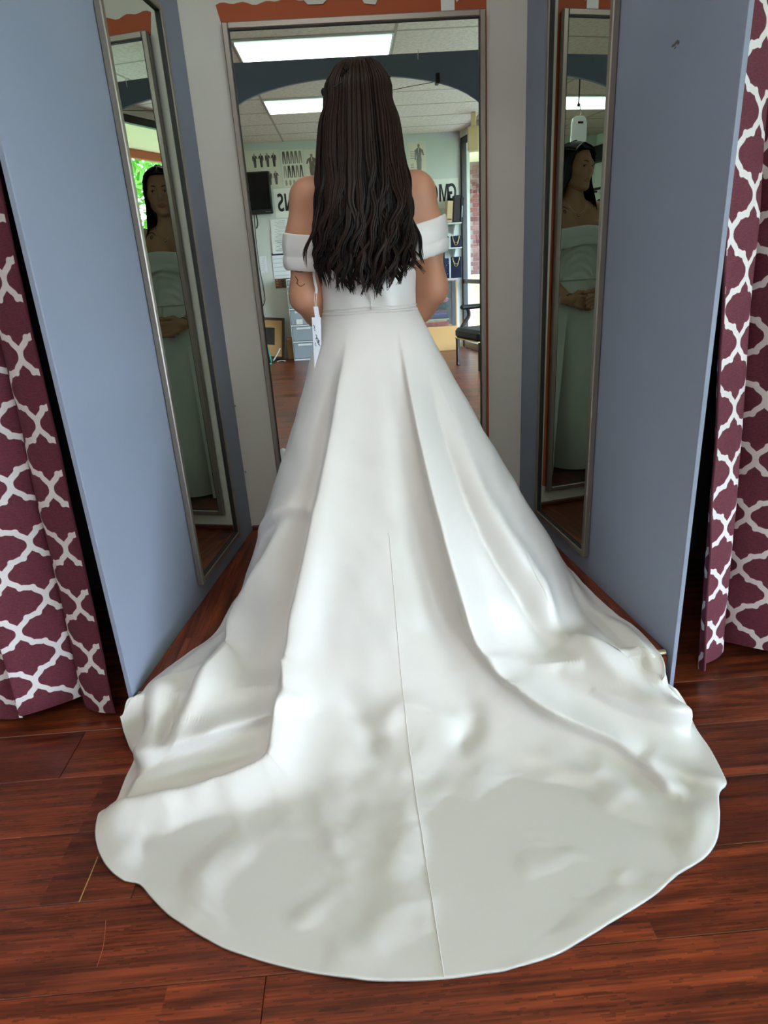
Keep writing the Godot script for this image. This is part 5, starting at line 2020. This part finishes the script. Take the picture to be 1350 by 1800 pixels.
func west_things():
	var mb := MB.new()
	mb.box(Vector3(WEST_X, 2.45, 1.6), Vector3(WEST_X + .12, 2.66, FAR_Z))
	struct("trim_1", mb, M.bronze, "dark brown beam along the wall over the clothes rack")
	# wall rail with clothes, seen small in the right mirror
	var rk := thing("clothes_rack", "black metal clothes rail on the white wall", "rack", Vector3(WEST_X + .28, 2.062, 3.35))
	mb = MB.new()
	mb.tube(PackedVector3Array([Vector3(0, 0, -1.0), Vector3(0, 0, 1.04)]), .018, 8)
	part("bar", mb, M.black, rk)
	for s in [-.96, 1.0]:
		mb = MB.new()
		mb.tube(PackedVector3Array([Vector3(-.278, .0, s), Vector3(0, 0, s)]), .013, 8)
		part("bracket", mb, M.black, rk)
	var kinds := [[rgb(30, 28, 32), "black"], [rgb(196, 186, 190), "pale grey"], [rgb(48, 46, 54), "charcoal"], [rgb(206, 150, 150), "dusty pink"], [rgb(24, 22, 26), "jet black"], [rgb(226, 222, 216), "white"], [rgb(60, 64, 74), "slate"], [rgb(36, 30, 34), "dark brown"], [rgb(150, 150, 154), "silver grey"], [rgb(28, 30, 40), "midnight blue"]]
	for k in 10:
		garment(Vector3(WEST_X + .28, 0, 2.48 + k * .19), 1.918, .75 + .05 * (k % 3), .42, .12, mat("rack_cloth_%d" % k, kinds[k][0], .85), kinds[k][1] + " garment hanging on the black clothes rack", "clothes on the rack", 0.06 * (k % 3))
	# strap, hook and white plastic shoulder cover hung from the arch
	var hg := thing("shoulder_cover", "white plastic dress cover hanging by a black strap behind the arch header", "dress cover", Vector3(-.672, 2.235, -.786))
	mb = MB.new()
	mb.tube(PackedVector3Array([Vector3(0, .112, -.014), Vector3(0, .08, -.014), Vector3(0, .03, -.014), Vector3(0, -.06, -.014), Vector3(.003, -.085, -.014)]), .007, 6, .35)
	part("strap", mb, M.black_soft, hg)
	mb = MB.new()
	ball(mb, Vector3(.0, -.092, -.014), .011)
	mb.tube(smooth_path([Vector3(0, -.09, -.014), Vector3(-.012, -.105, -.014), Vector3(-.014, -.12, -.014)], 4), .003, 6)
	part("knot", mb, M.black_soft, hg)
	mb = MB.new()
	mb.tube(smooth_path([Vector3(-.012, -.115, -.014), Vector3(-.022, -.13, -.014), Vector3(-.012, -.155, -.014), Vector3(-.01, -.165, -.014)], 4), .0018, 6)
	part("hook", mb, M.silver, hg)
	mb = MB.new()
	var out := PackedVector2Array()
	for q in [[-.03, -.155], [.02, -.155], [.045, -.17], [.052, -.20], [.055, -.42], [-.062, -.42], [-.058, -.20], [-.048, -.168]]: out.append(Vector2(q[0] - .005, q[1]))
	mb.plate(out, .016, Transform3D(Basis.IDENTITY, Vector3(0, 0, -.006)))
	part("cover", mb, M.white_plastic, hg)
	bx(hg, "label", Vector3(-.035, -.200, -.0235), Vector3(.005, -.188, -.0218), M.black, .0003)
	var fa := thing("face_out_arm", "dark metal hanging arm fixed to the back of the arch header", "hanging arm", Vector3(-.655, 2.215, -1.503))
	mb = MB.new()
	mb.tube(smooth_path([Vector3(0, 0, .012), Vector3(0, .05, .12), Vector3(-.012, .150, .70), Vector3(-.014, .168, .73)], 5), .008, 8)
	part("arm", mb, M.bronze, fa)
	bx(fa, "plate", Vector3(-.02, -.04, 0), Vector3(.02, .012, .012), M.bronze, .002)
	# clip and wires on the arch
	var cl := thing("arch_clip", "black clip with a thin wire on the arch header edge", "clip", Vector3(.533, 2.12, -1.5155))
	bx(cl, "clip", Vector3(-.010, -.028, -.03), Vector3(.010, .018, .026), M.black, .003)
	mb = MB.new()
	mb.tube(smooth_path([Vector3(0, -.01, .026), Vector3(-.15, -.025, .03), Vector3(-.34, -.05, .03)], 4), .0018, 5)
	part("wire", mb, M.black, cl)
	var hk := thing("wire_hook", "small white wire hook over the top of the arch header", "hook", Vector3(.435, 2.233, -1.516))
	mb = MB.new()
	mb.tube(smooth_path([Vector3(0, -.03, -.014), Vector3(.002, .008, -.012), Vector3(.004, .014, 0), Vector3(.002, -.002, .016), Vector3(0, -.02, .016)], 5), .0022, 6)
	part("wire", mb, M.white_plastic, hk)
	# the straw-coloured stick and a pale scratch on the near floor
	mb = MB.new()
	mb.tube(smooth_path([at_y(172, 1506, .002), at_y(160, 1535, .002), at_y(139, 1585, .002)], 4), .0016, 6)
	tag(part("straw_stalk", mb, mat("straw", rgb(150, 116, 62), .8)), "thin straw-coloured stalk lying on the floor beside the train", "stalk")
	mb = MB.new()
	mb.tube(smooth_path([at_y(186, 1617, .0004), at_y(182, 1660, .0004), at_y(170, 1700, .0004)], 4), .0005, 5)
	tag(part("hair_thread", mb, mat("thread", rgb(168, 96, 62), .8)), "fine pale thread lying on the floor boards", "thread")
